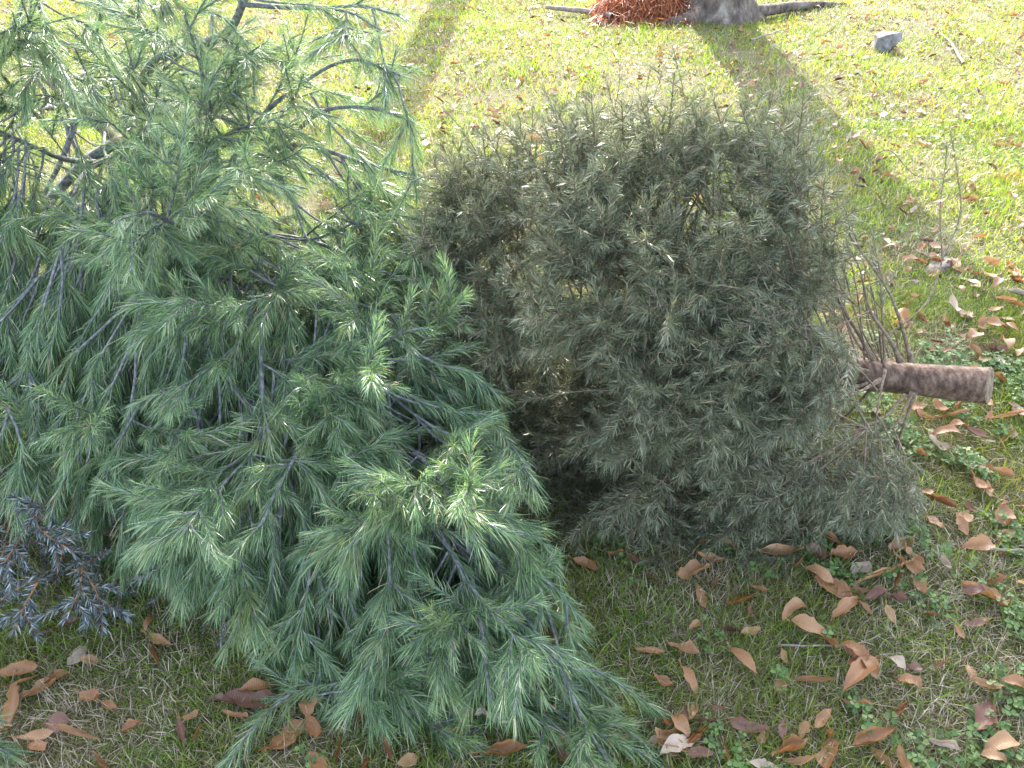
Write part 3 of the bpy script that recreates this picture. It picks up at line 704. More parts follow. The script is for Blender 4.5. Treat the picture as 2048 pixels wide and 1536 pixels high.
def sil_line(pts, L2=True):
    C = smooth_curve([at(*p) for p in pts], 6); C[:, 2] = np.maximum(C[:, 2], .015)
    def b(f, wd_):
        wd_.tube(C, np.linspace(.0032, .0016, len(C)), 6)
        T = nrm(np.gradient(C, axis=0)); n = nrm(np.cross(T.mean(0), nrm(np.cross(np.array([0, -.7, .7]), T.mean(0)))) * -1)
        if n @ np.array([0, -.7, .7]) < 0: n = -n
        clothe(f, C, 9, 1000, .022, .0024, 1.05, .04, tuft=True, comb=n)
        if L2:
            for q, sg in ((.62, 1), (.62, -1), (.35, 1)):
                i = int(q * (len(C) - 1)); sd = nrm(np.cross(n, T[i])) * sg
                Q = polyline(C[i], nrm(T[i] * .75 + sd * .75), rng.uniform(.05, .08), 4, .04, (0, 0, -.02))
                fir_twig(f, wd_, Q, .0016, n, .2, 1000, .021, .0024)
    fir_branch(b, SB)
sil_line([(-40, 1235, 1.02), (30, 1180, 1.06), (90, 1155, 1.10)], False)
sil_line([(165, 1140, 1.10), (155, 1190, 1.05), (130, 1240, 1.0)])
sil_line([(170, 1145, 1.10), (195, 1190, 1.06), (205, 1260, 1.0)])
sil_line([(65, 1040, 1.18), (100, 1075, 1.14), (150, 1105, 1.12)])
sil_line([(50, 1060, 1.17), (20, 1110, 1.1), (-10, 1150, 1.07)])
sil_line([(130, 980, 1.25), (90, 1010, 1.2), (40, 1020, 1.17)])
sil_line([(75, 1165, 1.08), (50, 1210, 1.04), (30, 1260, .99)])
finish(SB, sil, 'silverwood', 'silver', ts=(0, .55, 1), ws=(.9, 1, 0)); print('silver', len(SB))

# ------------------------------------------------------------------ 4. tip of another pine in the bottom left corner
tip = empty('pine_branch', tuple(ground(-30, 1530)))
tag(tip, 'blurred bright green pine spray poking into the bottom left corner', 'pine branch')
for pts in [[(-330, 1560, .74), (-160, 1510, .76), (-40, 1500, .77), (40, 1530, .75)], [(-160, 1530, .74), (-60, 1540, .73), (30, 1580, .70)],
            [(-200, 1480, .79), (-90, 1450, .80), (-25, 1440, .80)], [(-260, 1600, .7), (-100, 1600, .69), (0, 1640, .66)]]:
    C = smooth_curve([at(*p) for p in pts], 6); C[:, 2] = np.maximum(C[:, 2], .05)
    wd_ = Wood(); f = Foliage(); wd_.tube(C, np.linspace(.005, .002, len(C)), 6); clothe(f, C, .17, 1300, NL, NW, .65, .2)
    b = wd_.build('twig', M['pinewood'], tip); f.build('needles', M['pine'], b)

# ------------------------------------------------------------------ loose sprigs
def sprig(px, py, ang, L, label):
    g = ground(px, py, .012); d = np.array([math.cos(R(ang)), math.sin(R(ang)), .25])
    root = empty('fir_sprig', tuple(g)); wd_ = Wood(); f = Foliage()
    P = polyline(g, d, L, 5, .05, (0, 0, -.03)); wd_.tube(P, .0014, 5); clothe(f, P, L, 900, .019, .002, 1.0, .0, comb=np.array([0, -.3, .95]))
    wd_.build('stem', M['silverwood'], root); f.build('needles', M['silver'], root)
    tag(root, label, 'fir sprig', 'loose silvery fir sprigs')
sprig(905, 1492, 20, .055, 'small silvery fir sprig on the ground left of the pine tip stem')
sprig(540, 1350, 150, .04, 'tiny silvery sprig caught under the pine tufts near the big folded leaf')
# clover flower
fl = empty('clover_flower', tuple(ground(846, 1350)))
tag(fl, 'single dried pale clover flower head standing under the pine', 'flower')
c = at(845, 1328, .925); w = Wood(); w.tube([ground(830, 1372), (ground(830, 1372) + c) / 2 + [0, .003, .002], c], .0009, 5); w.build('stem', M['clover'], fl)
n = 90; D = nrm(rng.normal(size=(n, 3)) + [0, 0, .3]); V, Fc = ribbons(np.tile(c, (n, 1)), D, rng.uniform(.007, .010, n), np.full(n, .0022), np.zeros((n, 3))); mesh_obj('flower_head', V, Fc, M['flower'], fl)

# ------------------------------------------------------------------ fallen leaves
def leaf_geo(L, W, curl, fold, twist, ruf, seed, n=11, m=5, stalk=True):
    r = np.random.default_rng(seed)
    t = np.linspace(0, 1, n); s = np.linspace(-1, 1, m)
    th = curl * (t - .45); px = np.concatenate([[0], np.cumsum(np.cos((th[1:] + th[:-1]) / 2) * np.diff(t))]); pz = np.concatenate([[0], np.cumsum(np.sin((th[1:] + th[:-1]) / 2) * np.diff(t))])
    wv = np.sin(np.pi * np.clip(t, .0, 1) ** r.uniform(.7, 1.25)) ** r.uniform(.65, 1.0) * (1 + r.normal(0, .09, n)); wv[0] = wv[-1] = .02
    bd = r.normal(0, .03, n)
    V = []
    for i in range(n):
        tw = twist * (t[i] - .5)
        for sj in s:
            y = sj * wv[i] * W / 2 * math.cos(fold * abs(sj)) ; z = abs(sj) ** 1.3 * math.sin(fold) * wv[i] * W / 2 + ruf * W * math.sin(t[i] * 9 + sj * 2 + seed) * abs(sj)
            y2 = y * math.cos(tw) - z * math.sin(tw); z2 = y * math.sin(tw) + z * math.cos(tw)
            V.append(((px[i] - px[-1] / 2) * L, y2 + bd[i] * W, pz[i] * L + z2))
    V = np.array(V); V[:, 2] -= V[:, 2].min()
    q = [(i * m + j, i * m + j + 1, (i + 1) * m + j + 1, (i + 1) * m + j) for i in range(n - 1) for j in range(m - 1)]
    if stalk:
        b = len(V); p0 = V[m // 2]; p1 = p0 + np.array([-.13 * L, r.normal(0, .03) * L, .01]); ww = .0011
        V = np.concatenate([V, [p0 + [0, ww, 0], p0 - [0, ww, 0], p1 - [0, ww, 0], p1 + [0, ww, 0]]]); q.append((b, b + 1, b + 2, b + 3))
    return V, np.array(q)
POSE = {'flat': (.4, .25, .35, .07), 'cupped': (.7, .9, .4, .10), 'curled': (2.3, .8, .8, .14), 'rolled': (.5, 1.45, .6, .06), 'arched': (-1.7, .5, .6, .10), 'twisted': (1.2, .7, 2.6, .16)}
occupied = []
cnt = [0]
def leaf_obj(p, ang, L, W, pose, colr, label, group, tilt=None):
    cu, fo, tw, ru = POSE[pose]; cnt[0] += 1; sd = 1000 + cnt[0]
    r = np.random.default_rng(sd); k = r.uniform(.75, 1.25, 4)
    V, q = leaf_geo(L, W, cu * k[0], fo * k[1], tw * k[2] * r.choice([-1, 1]), ru * k[3], sd)
    o = mesh_obj('fallen_leaf', V, (q, np.zeros((0, 3), int)), M[colr], origin=(0, 0, 0))
    o.location = p
    tx, ty = (r.normal(0, .16), r.normal(0, .14)) if tilt is None else tilt
    o.rotation_euler = (tx, ty, ang)
    tag(o, label, 'leaf', group)
    occupied.append((p[0], p[1])); return o
CN = {'rust': 'rust brown', 'tan': 'pale tan', 'dark': 'dark brown', 'pale': 'whitish grey'}
GR = 'dead leaves fallen on the lawn'
HL = [  # x1,y1,x2,y2,width px,colour,pose,label
 (1512,1108,1605,1103,26,'tan','cupped','long pinkish tan leaf at the front edge of the dull fir'),
 (1430,1081,1471,1098,24,'tan','cupped','orange tan leaf in front of the fir, left of the long pinkish one'),
 (1399,1090,1433,1077,14,'rust','rolled','narrow rust leaf overlapping the orange tan leaf under the fir'),
 (1612,1098,1650,1118,28,'dark','curled','dark leaf tucked behind the tip of the long pinkish leaf'),
 (1704,1170,1827,1125,20,'tan','rolled','longest rolled leaf of the pile right of the fir front, slanting up'),
 (1611,1139,1666,1170,22,'tan','arched','tan leaf forming the lower arm of a crossed pair on clover'),
 (1639,1147,1676,1139,14,'pale','rolled','pale narrow leaf forming the upper arm of a crossed pair'),
 (1663,1236,1712,1199,22,'rust','arched','rust leaf slanting up below the leaf pile'),
 (1580,1248,1652,1272,26,'tan','arched','large smooth tan leaf joined tip to tip with a pointed one'),
 (1632,1270,1676,1296,26,'rust','cupped','pointed rust leaf under the large smooth tan leaf'),
 (1731,1196,1774,1184,26,'dark','cupped','dark oval leaf at the foot of the leaf pile'),
 (1775,1190,1815,1208,24,'dark','curled','crumpled dark leaf at the bottom right of the leaf pile'),
 (1827,1160,1852,1188,22,'tan','cupped','oval tan leaf at the right end of the leaf pile'),
 (1800,1140,1788,1180,14,'rust','rolled','upright rolled leaf leaning in the leaf pile'),
 (1772,1211,1789,1246,16,'tan','flat','short tan leaf standing below the leaf pile'),
 (1740,1225,1722,1207,12,'tan','cupped','little tan leaf between the rust leaf and the standing one'),
 (1844,1226,1884,1236,16,'rust','rolled','rust leaf with a long pale stalk right of the leaf pile'),
 (1340,1290,1399,1312,28,'tan','cupped','broad pinkish leaf right of the pine tips'),
 (1461,1303,1512,1352,20,'rust','arched','rust leaf slanting down to the right in the middle foreground'),
 (1358,1336,1396,1386,16,'rust','arched','bent rust leaf beside the pine tip tufts'),
 (1587,1360,1670,1364,18,'tan','rolled','long wavy tan leaf left of the big bent leaf'),
 (1741,1334,1684,1396,34,'rust','arched','big bent smooth brown leaf in the right foreground'),
 (1684,1398,1740,1416,16,'rust','twisted','thin curly leaf under the big bent brown leaf'),
 (1628,1456,1660,1420,22,'tan','cupped','orange tan leaf below the thin curly leaf'),
 (1775,1317,1808,1346,22,'pale','arched','pinkish pale leaf right of the big bent leaf'),
 (1707,1492,1788,1464,38,'rust','cupped','broad brown leaf near the bottom right of the foreground'),
 (1368,1500,1428,1432,24,'rust','rolled','long rust leaf leaning over the bottom leaf cluster'),
 (1433,1444,1528,1456,24,'dark','curled','curled dark leaf on top of the bottom leaf cluster'),
 (1385,1440,1440,1446,22,'dark','rolled','narrow dark leaf at the top left of the bottom cluster'),
 (1372,1512,1425,1504,22,'dark','cupped','dark leaf at the foot of the bottom leaf cluster'),
 (1543,1516,1620,1484,36,'rust','cupped','wide reddish leaf at the bottom centre right'),
 (1498,1524,1558,1538,18,'pale','flat','white underside leaf at the bottom edge'),
 (1560,1522,1634,1530,20,'tan','curled','orange edged leaf beside the white leaf at the bottom edge'),
 (1447,1486,1458,1534,14,'rust','rolled','upright narrow leaf at the bottom edge under the cluster'),
 (1957,1516,2012,1524,20,'tan','arched','arched tan leaf in the bottom right corner'),
 (1996,1366,2052,1374,22,'rust','arched','rust leaf at the right edge above the clover'),
 (1943,1362,2004,1382,20,'tan','curled','curled tan leaf left of the rust leaf at the right edge'),
 (1994,1080,2026,1066,20,'rust','cupped','orange leaf on a twig at the right edge'),
 (1909,1024,1944,1046,28,'tan','flat','flat pinkish leaf in the sun fleck right of the fir'),
 (1848,1034,1886,1054,24,'tan','flat','flat leaf beside the lower right skirt of the fir'),
 (1734,1054,1756,1078,10,'rust','cupped','small orange leaf on the fir skirt'),
 (1775,1446,1814,1402,22,'rust','rolled','brown rolled leaf above the broad brown leaf'),
 (1851,1352,1894,1317,16,'rust','rolled','thin brown leaf pointing up right near the clover'),
 (1508,1176,1536,1186,14,'rust','curled','rusty curled leaf in clover below the fir'),
 (1926,1254,1990,1240,16,'dark','twisted','twisted leaf with a long stalk at the far right'),
 (1992,1215,2020,1200,22,'rust','curled','hooded rust leaf standing on the twisted stalk at the far right'),
 (1480,1268,1520,1256,14,'tan','flat','thin tan leaf in dry grass left of the large smooth leaf'),
 (0,1350,78,1334,32,'rust','cupped','large orange brown leaf at the left edge'),
 (18,1378,78,1348,14,'tan','rolled','narrow pinkish leaf just under the large one at the left edge'),
 (161,1390,203,1402,26,'rust','curled','orange half of a folded leaf pair at the lower left'),
 (200,1402,238,1424,18,'rust','cupped','pointed orange half of the folded leaf pair at the lower left'),
 (294,1268,342,1292,16,'tan','flat','tan pointed leaf lying across an upright brown one'),
 (300,1282,322,1338,20,'rust','rolled','upright brown leaf crossed by a tan pointed leaf'),
 (113,1457,198,1478,18,'tan','cupped','long pink tan leaf in the lower left foreground'),
 (98,1450,134,1440,32,'dark','flat','round greyish brown leaf above the long pink tan one'),
 (34,1476,108,1466,18,'tan','flat','tan leaf touching the left end of the long pink tan one'),
 (250,1461,278,1448,24,'rust','cupped','small round orange leaf in the lower left foreground'),
 (482,1388,547,1372,20,'rust','arched','arched orange leaf under the hanging pine tufts'),
 (438,1414,548,1396,42,'dark','twisted','big folded brown leaf under the hanging pine tufts'),
 (440,1420,500,1444,16,'rust','cupped','rust leaf poking out below the big folded brown leaf'),
 (356,1436,370,1492,20,'dark','cupped','dull upright leaf left of the small curled pair'),
 (366,1438,404,1430,16,'rust','curled','orange curled leaf above the dull upright one'),
 (388,1490,402,1446,16,'rust','rolled','brown rolled leaf beside the dull upright one'),
 (670,1530,684,1471,14,'rust','rolled','thin orange leaf standing on end under the pine'),
 (195,1510,214,1540,18,'rust','rolled','orange rolled leaf at the bottom edge left'),
 (60,1486,92,1502,24,'rust','flat','yellow brown rounded leaf near the corner pine spray'),
 (44,1277,106,1268,14,'dark','rolled','dark rust leaf under the silvery fir'),
 (113,1256,162,1240,20,'dark','cupped','dark reddish leaf tucked under the silvery fir sprays'),
 (954,1506,1056,1497,36,'rust','cupped','broad glossy brown leaf at the bottom centre'),
 (882,1460,934,1480,24,'rust','flat','orange brown leaf under the cut pine stub'),
 (916,1440,966,1432,36,'pale','twisted','crumpled grey leaf beside the cut pine stub'),
 (967,1426,1030,1460,20,'pale','curled','pale crinkled leaf right of the crumpled grey one'),
 (765,1478,786,1524,20,'rust','cupped','orange brown leaf standing below the hanging tuft'),
 (793,1530,836,1514,20,'tan','flat','tan leaf at the bottom edge under the pine'),
 (1111,1494,1138,1534,28,'dark','cupped','purple brown hanging leaf beside the pine leader'),
 (1112,1492,1154,1466,22,'rust','flat','rust leaf above the purple brown one'),
 (1200,1496,1256,1474,16,'tan','rolled','tan leaf under the lowest pine side shoot'),
 (1142,1122,1194,1140,24,'rust','cupped','rust leaf at the right rim of the pine crown'),
 (1210,1116,1246,1106,16,'rust','curled','curled orange leaf between the pine and the fir'),
 (1256,1108,1276,1128,16,'dark','flat','small dark leaf right of the curled orange one between the trees'),
 (1272,1300,1332,1304,14,'rust','flat','thin rust leaf left of the broad pinkish one'),
 (1302,1352,1344,1380,22,'rust','curled','brown curled leaf just right of the pine tip'),
 (1256,1052,1290,1062,20,'dark','flat','dark flat leaf under the left front of the fir'),
 (1861,802,1896,832,18,'rust','curled','brown leaf standing just below the sawn trunk end'),
 (1868,838,1938,826,16,'tan','rolled','long tan rolled leaf under the sawn trunk end'),
 (1984,838,2046,826,14,'tan','rolled','long pale leaf right below the sawn trunk'),
 (1864,874,1924,876,20,'rust','arched','arched brown leaf in the heap below the trunk end'),
 (1930,856,1974,882,20,'dark','cupped','dark leaf at the right of the heap below the trunk end'),
 (1827,904,1856,912,18,'rust','cupped','small rust leaf in a sun fleck left of the heap'),
 (1992,716,2008,726,14,'pale','flat','small white leaf just above the sawn trunk end'),
 (1967,652,2012,660,22,'rust','arched','arched rust leaf in sun above the sawn trunk'),
 (1902,600,1918,632,14,'pale','curled','pale upright leaf above the sawn trunk end'),
 (1980,940,2030,952,20,'rust','cupped','rust leaf low at the right edge under the leaf heap'),
 (1955,790,1985,812,16,'tan','flat','tan leaf behind the sawn trunk end'),
]
for (x1, y1, x2, y2, wpx, colr, pose, lab) in HL:
    z = .022 if y1 > 1000 else .028
    a, b = ground(x1, y1, z), ground(x2, y2, z); c = (a + b) / 2
    L = np.linalg.norm(b - a); dep = proj(c)[2]
    Wd = wpx * dep / F * 1.3
    L = min(max(L, .04), .19) * (1.2 if pose in ('curled', 'arched', 'twisted') else 1.06)
    leaf_obj((c[0], c[1], z), math.atan2(b[1] - a[1], b[0] - a[0]), L, min(max(Wd, .016), .075), pose, colr, lab, GR)
# one leaf caught on top of the fir
o = leaf_obj(tuple(at(1068, 280, 2.12)), .6, .062, .05, 'cupped', 'tan', 'pinkish leaf caught upright on top of the dull fir', GR, tilt=(1.1, .2))
# scattered rest
def zone(px, py, P):
    if P[1] > 6.4: return 'far lawn by the big tree' if px > 1000 else 'far lawn at the top left'
    if px < 1000: return 'lawn behind the green pine' if py < 900 else 'shaded turf below the green pine'
    if py < 230: return 'sunny lawn around the grey rock' if px > 1600 else ('lawn beside the broad tree shadow' if px > 1350 else 'sunny lawn above the fir')
    if py < 520: return 'sunny lawn right of the fir top' if px > 1500 else 'sunny lawn between pine and fir tops'
    if py < 730: return 'lawn just above the sawn trunk'
    if py < 1000: return 'litter below the sawn trunk' if px > 1700 else 'gap between the pine and the fir'
    if px < 1500: return 'shaded grass between the pine tips and the fir'
    return 'clover at the lower right' if px > 1750 else 'shaded turf below the fir'
cand = []
for (n, x0, x1, y0, y1) in [(190, .3, 1.6, .6, 1.5), (60, -1.2, .2, .5, 1.1), (24, .28, .42, .73, .86), (10, .72, .86, 1.15, 1.28), (260, 1.1, 2.6, 1.4, 2.8), (1000, -1.5, 3.6, 2.6, 4.6), (4600, -5.5, 6.5, 4.6, 9.5), (500, -9, 10, 9.5, 16)]:
    for _ in range(n):
        x, y = rng.uniform(x0, x1), rng.uniform(y0, y1)
        if any((x - a) ** 2 + (y - b) ** 2 < .0012 for a, b in occupied[:120]): continue
        near = y < 2.8
        L = rng.uniform(.03, .09) if near else rng.uniform(.025, .078)
        cand.append((x, y, L, L * rng.uniform(.32, .6)))
def inframe(px, py):
    if not (0 < px < 2048 and 0 < py < 1536): return False
    if px < 800 + max(0, (py - 200)) * .3 and py < 1250: return False            # behind the pine
    if 900 < px < 1830 and 300 < py < 1070: return False                         # behind the fir
    return True
sc = []
for i, (x, y, L, W) in enumerate(cand):
    px, py, d = proj((x, y, .02)); sc.append((L / d if (d > 0 and inframe(px, py)) else 0, i))
sc.sort(reverse=True)
NIND = 300 - len(HL) - 1
ind = [i for s, i in sc[:NIND] if s > 0]; rest = [i for s, i in sc if i not in set(ind)]
poses = list(POSE)
word = {'flat': 'flat', 'cupped': 'cupped', 'curled': 'curled', 'rolled': 'rolled', 'arched': 'arched', 'twisted': 'twisted'}
for i in ind:
    x, y, L, W = cand[i]; px, py, d = proj((x, y, .02))
    colr = rng.choice(['rust', 'tan', 'dark', 'pale'], p=[.42, .35, .16, .07]); pose = poses[rng.integers(0, 6)]
    zn = zone(px, py, (x, y)); size = 'small' if L < .075 else 'larger'
    lab = f'{size} {CN[colr]} {word[pose]} leaf on the {zn}'
    leaf_obj((x, y, float(hgt(np.array(x), np.array(y))) + rng.uniform(.010, .026)), rng.uniform(0, 6.28), L * 1.1, W * 1.1, pose, str(colr), lab, GR)
bins = {k: [] for k in ('rust', 'tan', 'dark', 'pale')}
allparts = {k: [] for k in bins}
for i in rest:
    x, y, L, W = cand[i]; colr = str(rng.choice(['rust', 'tan', 'dark', 'pale'], p=[.34, .36, .15, .15])); pose = poses[rng.integers(0, 6)]
    cu, fo, tw, ru = POSE[pose]
    V, q = leaf_geo(L, W, cu, fo, tw, ru, int(i), n=7, m=3, stalk=False)
    a = rng.uniform(0, 6.28); tx, ty = rng.normal(0, .3), rng.normal(0, .3)
    Vx = V.copy(); Vx[:, 2] += V[:, 1] * math.tan(tx) + V[:, 0] * math.tan(ty)
    Vr = np.stack([Vx[:, 0] * math.cos(a) - Vx[:, 1] * math.sin(a) + x, Vx[:, 0] * math.sin(a) + Vx[:, 1] * math.cos(a) + y, Vx[:, 2] + float(hgt(np.array(x), np.array(y))) + .014], 1)
    allparts[colr].append((Vr, (q, np.zeros((0, 3), int))))
mats = []; Vs = []; Qs = []; mi = []; o_ = 0
for k, colr in enumerate(allparts):
    V, (q, t) = merge(allparts[colr]); Vs.append(V); Qs.append(q + o_); o_ += len(V); mi += [k] * len(q); mats.append(M[colr])
lo = mesh_obj('leaf_litter', np.concatenate(Vs), (np.concatenate(Qs), np.zeros((0, 3), int)), mats, origin=(0, 0, 0))
lo.data.polygons.foreach_set('material_index', np.array(mi, dtype=np.int32))
tag(lo, 'countless small brown and pale dead leaves strewn over the far lawn', 'leaf litter', kind='stuff')

# ------------------------------------------------------------------ big trees
def big_tree(name, x, y, r, H, label, flare=1.5, seed=3):
    rg = np.random.default_rng(seed); root = empty(name, (x, y, 0)); tag(root, label, 'tree', 'standing lawn trees')
    n, k = 110, 72; a = np.arange(k) * 2 * math.pi / k; Vt = []
    ph = rg.uniform(0, 6.28, 6)
    for i in range(n):
        t = i / (n - 1); z = -.05 + (H + .05) * t ** 1.8
        lobes = .5 + .5 * np.cos(5 * a + ph[0]) * .7 + .3 * np.cos(3 * a + ph[1])
        rad = r * (1 - .2 * z / H) + r * (flare - 1) * np.exp(-max(z, 0) / .16) * (.5 + .7 * lobes) + r * .04 * np.sin(9 * a + z * 2.5 + ph[2]) + r * .05 * np.sin(4 * a - z * 1.7 + ph[3])
        rad = rad + rg.normal(0, r * .018, k)
        Vt.append(np.stack([x + rad * np.cos(a) + .02 * math.sin(z), y + rad * np.sin(a), np.full(k, z)], 1))
    Vt = np.concatenate(Vt); idx = np.arange(n * k).reshape(n, k)
    Q = np.stack([idx[:-1], np.roll(idx[:-1], -1, 1), np.roll(idx[1:], -1, 1), idx[1:]], -1).reshape(-1, 4)
    mesh_obj('trunk', Vt, (Q, np.zeros((0, 3), int)), M['treebark'], root)
    for j in range(9):
        an = j * 2.4 + rg.uniform(0, 1); z0 = H * (.62 + .04 * j)
        d = np.array([math.cos(an) * .8, abs(math.sin(an)) * .8, .7]); L = rg.uniform(2, 3.4)
        wd_ = Wood(); P = polyline((x, y, z0), d, L, 12, .08, (0, 0, .01)); wd_.tube(P, np.linspace(r * .35, .015, len(P)), 8)
        for q in range(6):
            i = 3 + q; wd_.tube(polyline(P[i], nrm(nrm(P[i] - P[i - 1]) + rg.normal(0, .6, 3)), L * .45, 8, .1, (0, 0, .01)), np.linspace(.03, .006, 9), 5)
        wd_.build('limb', M['treebark'], root)
    return root
bt = big_tree('tree', 1.78, 7.42, .245, 9, 'thick grey barked tree with flared base at the top of the lawn', 1.75)
big_tree('tree', -.52, 11.2, .165, 9, 'slimmer tree beyond the upper edge whose shadow streaks the lawn', 1.4, 8)
wd_ = Wood(); P = polyline((1.78, 7.4, 2.6), (-.25, -.2, 1), 1.3, 10, .06, (0, 0, 0)); wd_.tube(P, np.linspace(.07, .03, len(P)), 8)  # low limb added out of view to carry the shading leaf clump
for q in range(9): wd_.tube(polyline(P[3 + q % 7], (rng.normal(0, .8), rng.normal(-.1, .4), rng.uniform(.1, .6)), rng.uniform(.5, .9), 6, .1, (0, 0, 0)), np.linspace(.02, .006, 7), 5)
wd_.build('limb', M['treebark'], bt)
n = 5200; C = np.stack([1.42 + .75 * rng.uniform(-1, 1, n), 7.35 + rng.normal(0, .35, n), 3.62 + .55 * rng.uniform(-1, 1, n)], 1)  # unseen leaf clump added to shade the right foreground, with gaps for flecks
C = C[(np.sin(C[:, 0] * 9) * np.sin(C[:, 2] * 8 + 1) + rng.normal(0, .5, n)) > -.55]; n = len(C)
V, Fc = ribbons(C, nrm(rng.normal(size=(n, 3))), rng.uniform(.08, .14, n), rng.uniform(.035, .055, n), rng.normal(0, .1, (n, 3)), ts=(0, .5, 1), ws=(.3, 1, 0)); mesh_obj('shade_leaves', V, Fc, M['clover'], bt)
# surface root to the right and left of the big tree
w = Wood(); P = smooth_curve([(1.85, 7.3, .08), (2.2, 7.35, .06), (2.6, 7.6, .05), (3.0, 7.75, .02), (3.4, 7.8, -.03)], 8); w.tube(P, np.linspace(.06, .02, len(P)), 10)
P = smooth_curve([(1.7, 7.3, .06), (1.45, 7.1, .03), (1.2, 7.0, -.02)], 8); w.tube(P, np.linspace(.09, .03, len(P)), 10)
w.build('root', M['treebark'], bt)
# orange dry frond heap
hp = empty('frond_heap', (1.15, 7.45, 0)); tag(hp, 'heap of rust orange dried fronds piled at the left foot of the big tree', 'frond heap')
n = 5200; u = rng.uniform(0, 1, n); xx = .72 + .82 * u; yy = 7.42 + rng.normal(0, .16, n); top = .30 * np.sin(np.pi * np.clip(u * .62 + .08, 0, 1)) * np.exp(-((yy - 7.45) / .28) ** 2)
B = np.stack([xx, yy, top * rng.uniform(.3, 1, n) + .02], 1)
D = nrm(np.stack([rng.normal(-.1, .45, n), -.55 - rng.uniform(0, .5, n), rng.normal(-.35, .35, n)], 1))
V, Fc = ribbons(B, D, rng.uniform(.06, .22, n), np.full(n, .006), rng.normal(0, .12, (n, 3)) + [0, 0, -.25]); V[:, 2] = np.maximum(V[:, 2], .012)
mesh_obj('fronds', V, Fc, M['orange'], hp)
for q in range(9):
    w = Wood(); x = rng.uniform(.8, 1.5); P = polyline((x, 7.5, .25 * rng.uniform(.4, 1)), (rng.normal(-.4, .6), -.8, -.2), rng.uniform(.25, .5), 6, .1, (0, 0, -.03)); w.tube(P, np.linspace(.007, .003, len(P)), 5); w.build('twig', M['stick'], hp)
# fallen sticks
def stick(pts, r, label, z=.02):
    C = smooth_curve([ground(a, b, z) for a, b in pts], 6); C[:, 2] += hgt(C[:, 0], C[:, 1]); C[:, 2] += rng.normal(0, .002, len(C)); w = Wood(); w.tube(C, np.linspace(r, r * .55, len(C)), 8)
    o = w.build('stick', M['stick'], None); tag(o, label, 'stick', 'fallen sticks')
stick([(1225, 34), (1190, 24), (1140, 17), (1092, 12)], .03, 'thick grey stick leading left from the orange frond heap', .05)
stick([(1500, 85), (1540, 70), (1570, 55)], .008, 'thin twig beside the right edge of the big tree shadow', .04)
stick([(2048, 1102), (1980, 1098), (1930, 1085)], .005, 'thin grey twig at the right edge below the sun fleck', .02)
stick([(1930, 118), (1905, 85), (1880, 65)], .01, 'short pale stick above the grey rock', .03)
stick([(1560, 1292), (1700, 1290), (1760, 1270)], .0025, 'fine twig in the turf below the leaf pile', .02)
stick([(700, 95), (745, 102)], .006, 'short twig on the sunny lawn near the pine top', .03)

# grey rock and bark slab
def lump(name, c, s, label, cat, mat, seed, sub=4):
    import bmesh
    rg = np.random.default_rng(seed); bm = bmesh.new(); bmesh.ops.create_icosphere(bm, subdivisions=sub, radius=1)
    K = rg.normal(size=(14, 3)) * np.array([[1.2]] * 5 + [[3]] * 5 + [[8]] * 4); ph = rg.uniform(0, 6.28, 14); am = np.array([.14] * 5 + [.06] * 5 + [.022] * 4)
    planes = nrm(rg.normal(size=(9, 3)))
    for v in bm.verts:
        p = np.array(v.co); q = p * (1 + (np.sin(K @ p + ph) * am).sum())
        for pl in planes:
            d = q @ pl
            if d > .66: q = q - pl * (d - .66) * .92
        v.co = q * s
    me = bpy.data.meshes.new(name); bm.to_mesh(me); bm.free(); me.materials.append(mat)
    for p in me.polygons: p.use_smooth = False
    o = bpy.data.objects.new(name, me); COL.objects.link(o); o.location = c; o.rotation_euler = (0, 0, .5); return tag(o, label, cat)
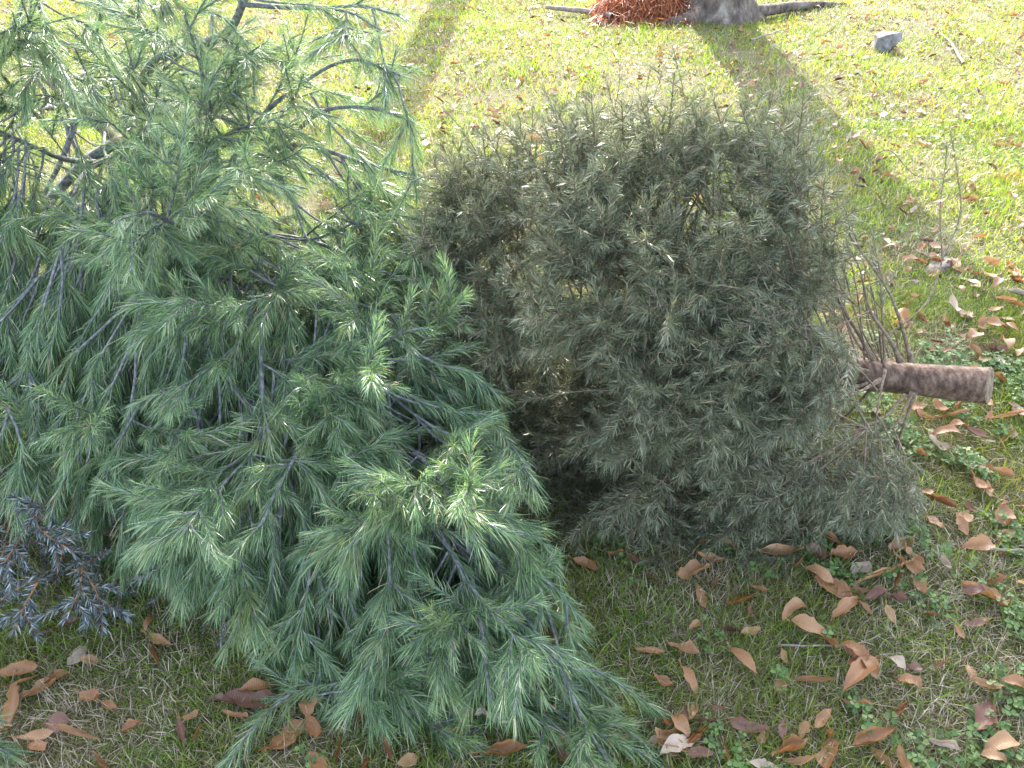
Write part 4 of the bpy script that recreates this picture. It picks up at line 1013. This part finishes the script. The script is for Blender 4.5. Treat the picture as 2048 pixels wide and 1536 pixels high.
g = ground(1768, 92); lump('rock', (g[0], g[1], .03), (.135, .10, .10), 'grey angular rock lying on the sunny lawn at the upper right', 'rock', M['rock'], 5)
g = ground(1880, 536); o = lump('bark_slab', (g[0], g[1], .005), (.10, .05, .026), 'flat weathered slab of bark on the grass above the sawn trunk', 'bark', M['stick'], 9)

# ------------------------------------------------------------------ light, sky, camera
SEL, SAZ = R(30), R(1.6)       # sun ahead of the camera, slightly right
sd = np.array([math.sin(SAZ) * math.cos(SEL), math.cos(SAZ) * math.cos(SEL), math.sin(SEL)])
sun = bpy.data.lights.new('sun', 'SUN'); sun.energy = 2.5; sun.angle = R(.5); sun.color = (1, .93, .80)
so = bpy.data.objects.new('sun', sun); COL.objects.link(so); so.location = (0, 12, 10)
so.rotation_euler = Vector(-sd).to_track_quat('-Z', 'Y').to_euler()
wld = bpy.data.worlds.new('World'); scene.world = wld; wld.use_nodes = True
N = wld.node_tree.nodes; Lk = wld.node_tree.links; N.clear()
sky = N.new('ShaderNodeTexSky'); sky.sky_type = 'NISHITA'; sky.sun_disc = False; sky.sun_elevation = SEL; sky.sun_rotation = SAZ; sky.dust_density = 2.5; sky.air_density = .8
bg = N.new('ShaderNodeBackground'); bg.inputs[1].default_value = .15; wo = N.new('ShaderNodeOutputWorld')
hs = N.new('ShaderNodeHueSaturation'); hs.inputs['Saturation'].default_value = .6; Lk.new(sky.outputs[0], hs.inputs['Color']); Lk.new(hs.outputs[0], bg.inputs[0]); Lk.new(bg.outputs[0], wo.inputs[0])
cam = bpy.data.cameras.new('camera'); co = bpy.data.objects.new('camera', cam); COL.objects.link(co)
cam.sensor_width = 36; cam.lens = F / 2048 * 36; cam.clip_start = .05; cam.clip_end = 1000
co.location = CAM; co.rotation_euler = (math.pi / 2 - PITCH, 0, 0); scene.camera = co
vs = scene.view_settings; vs.view_transform = 'Standard'; vs.look = 'None'; vs.gamma = 1; vs.exposure = 3.0
scene.cycles.max_bounces = 5; scene.cycles.transmission_bounces = 3; scene.cycles.diffuse_bounces = 3; scene.cycles.glossy_bounces = 2
print('total polys', sum(len(m.polygons) for m in bpy.data.meshes))
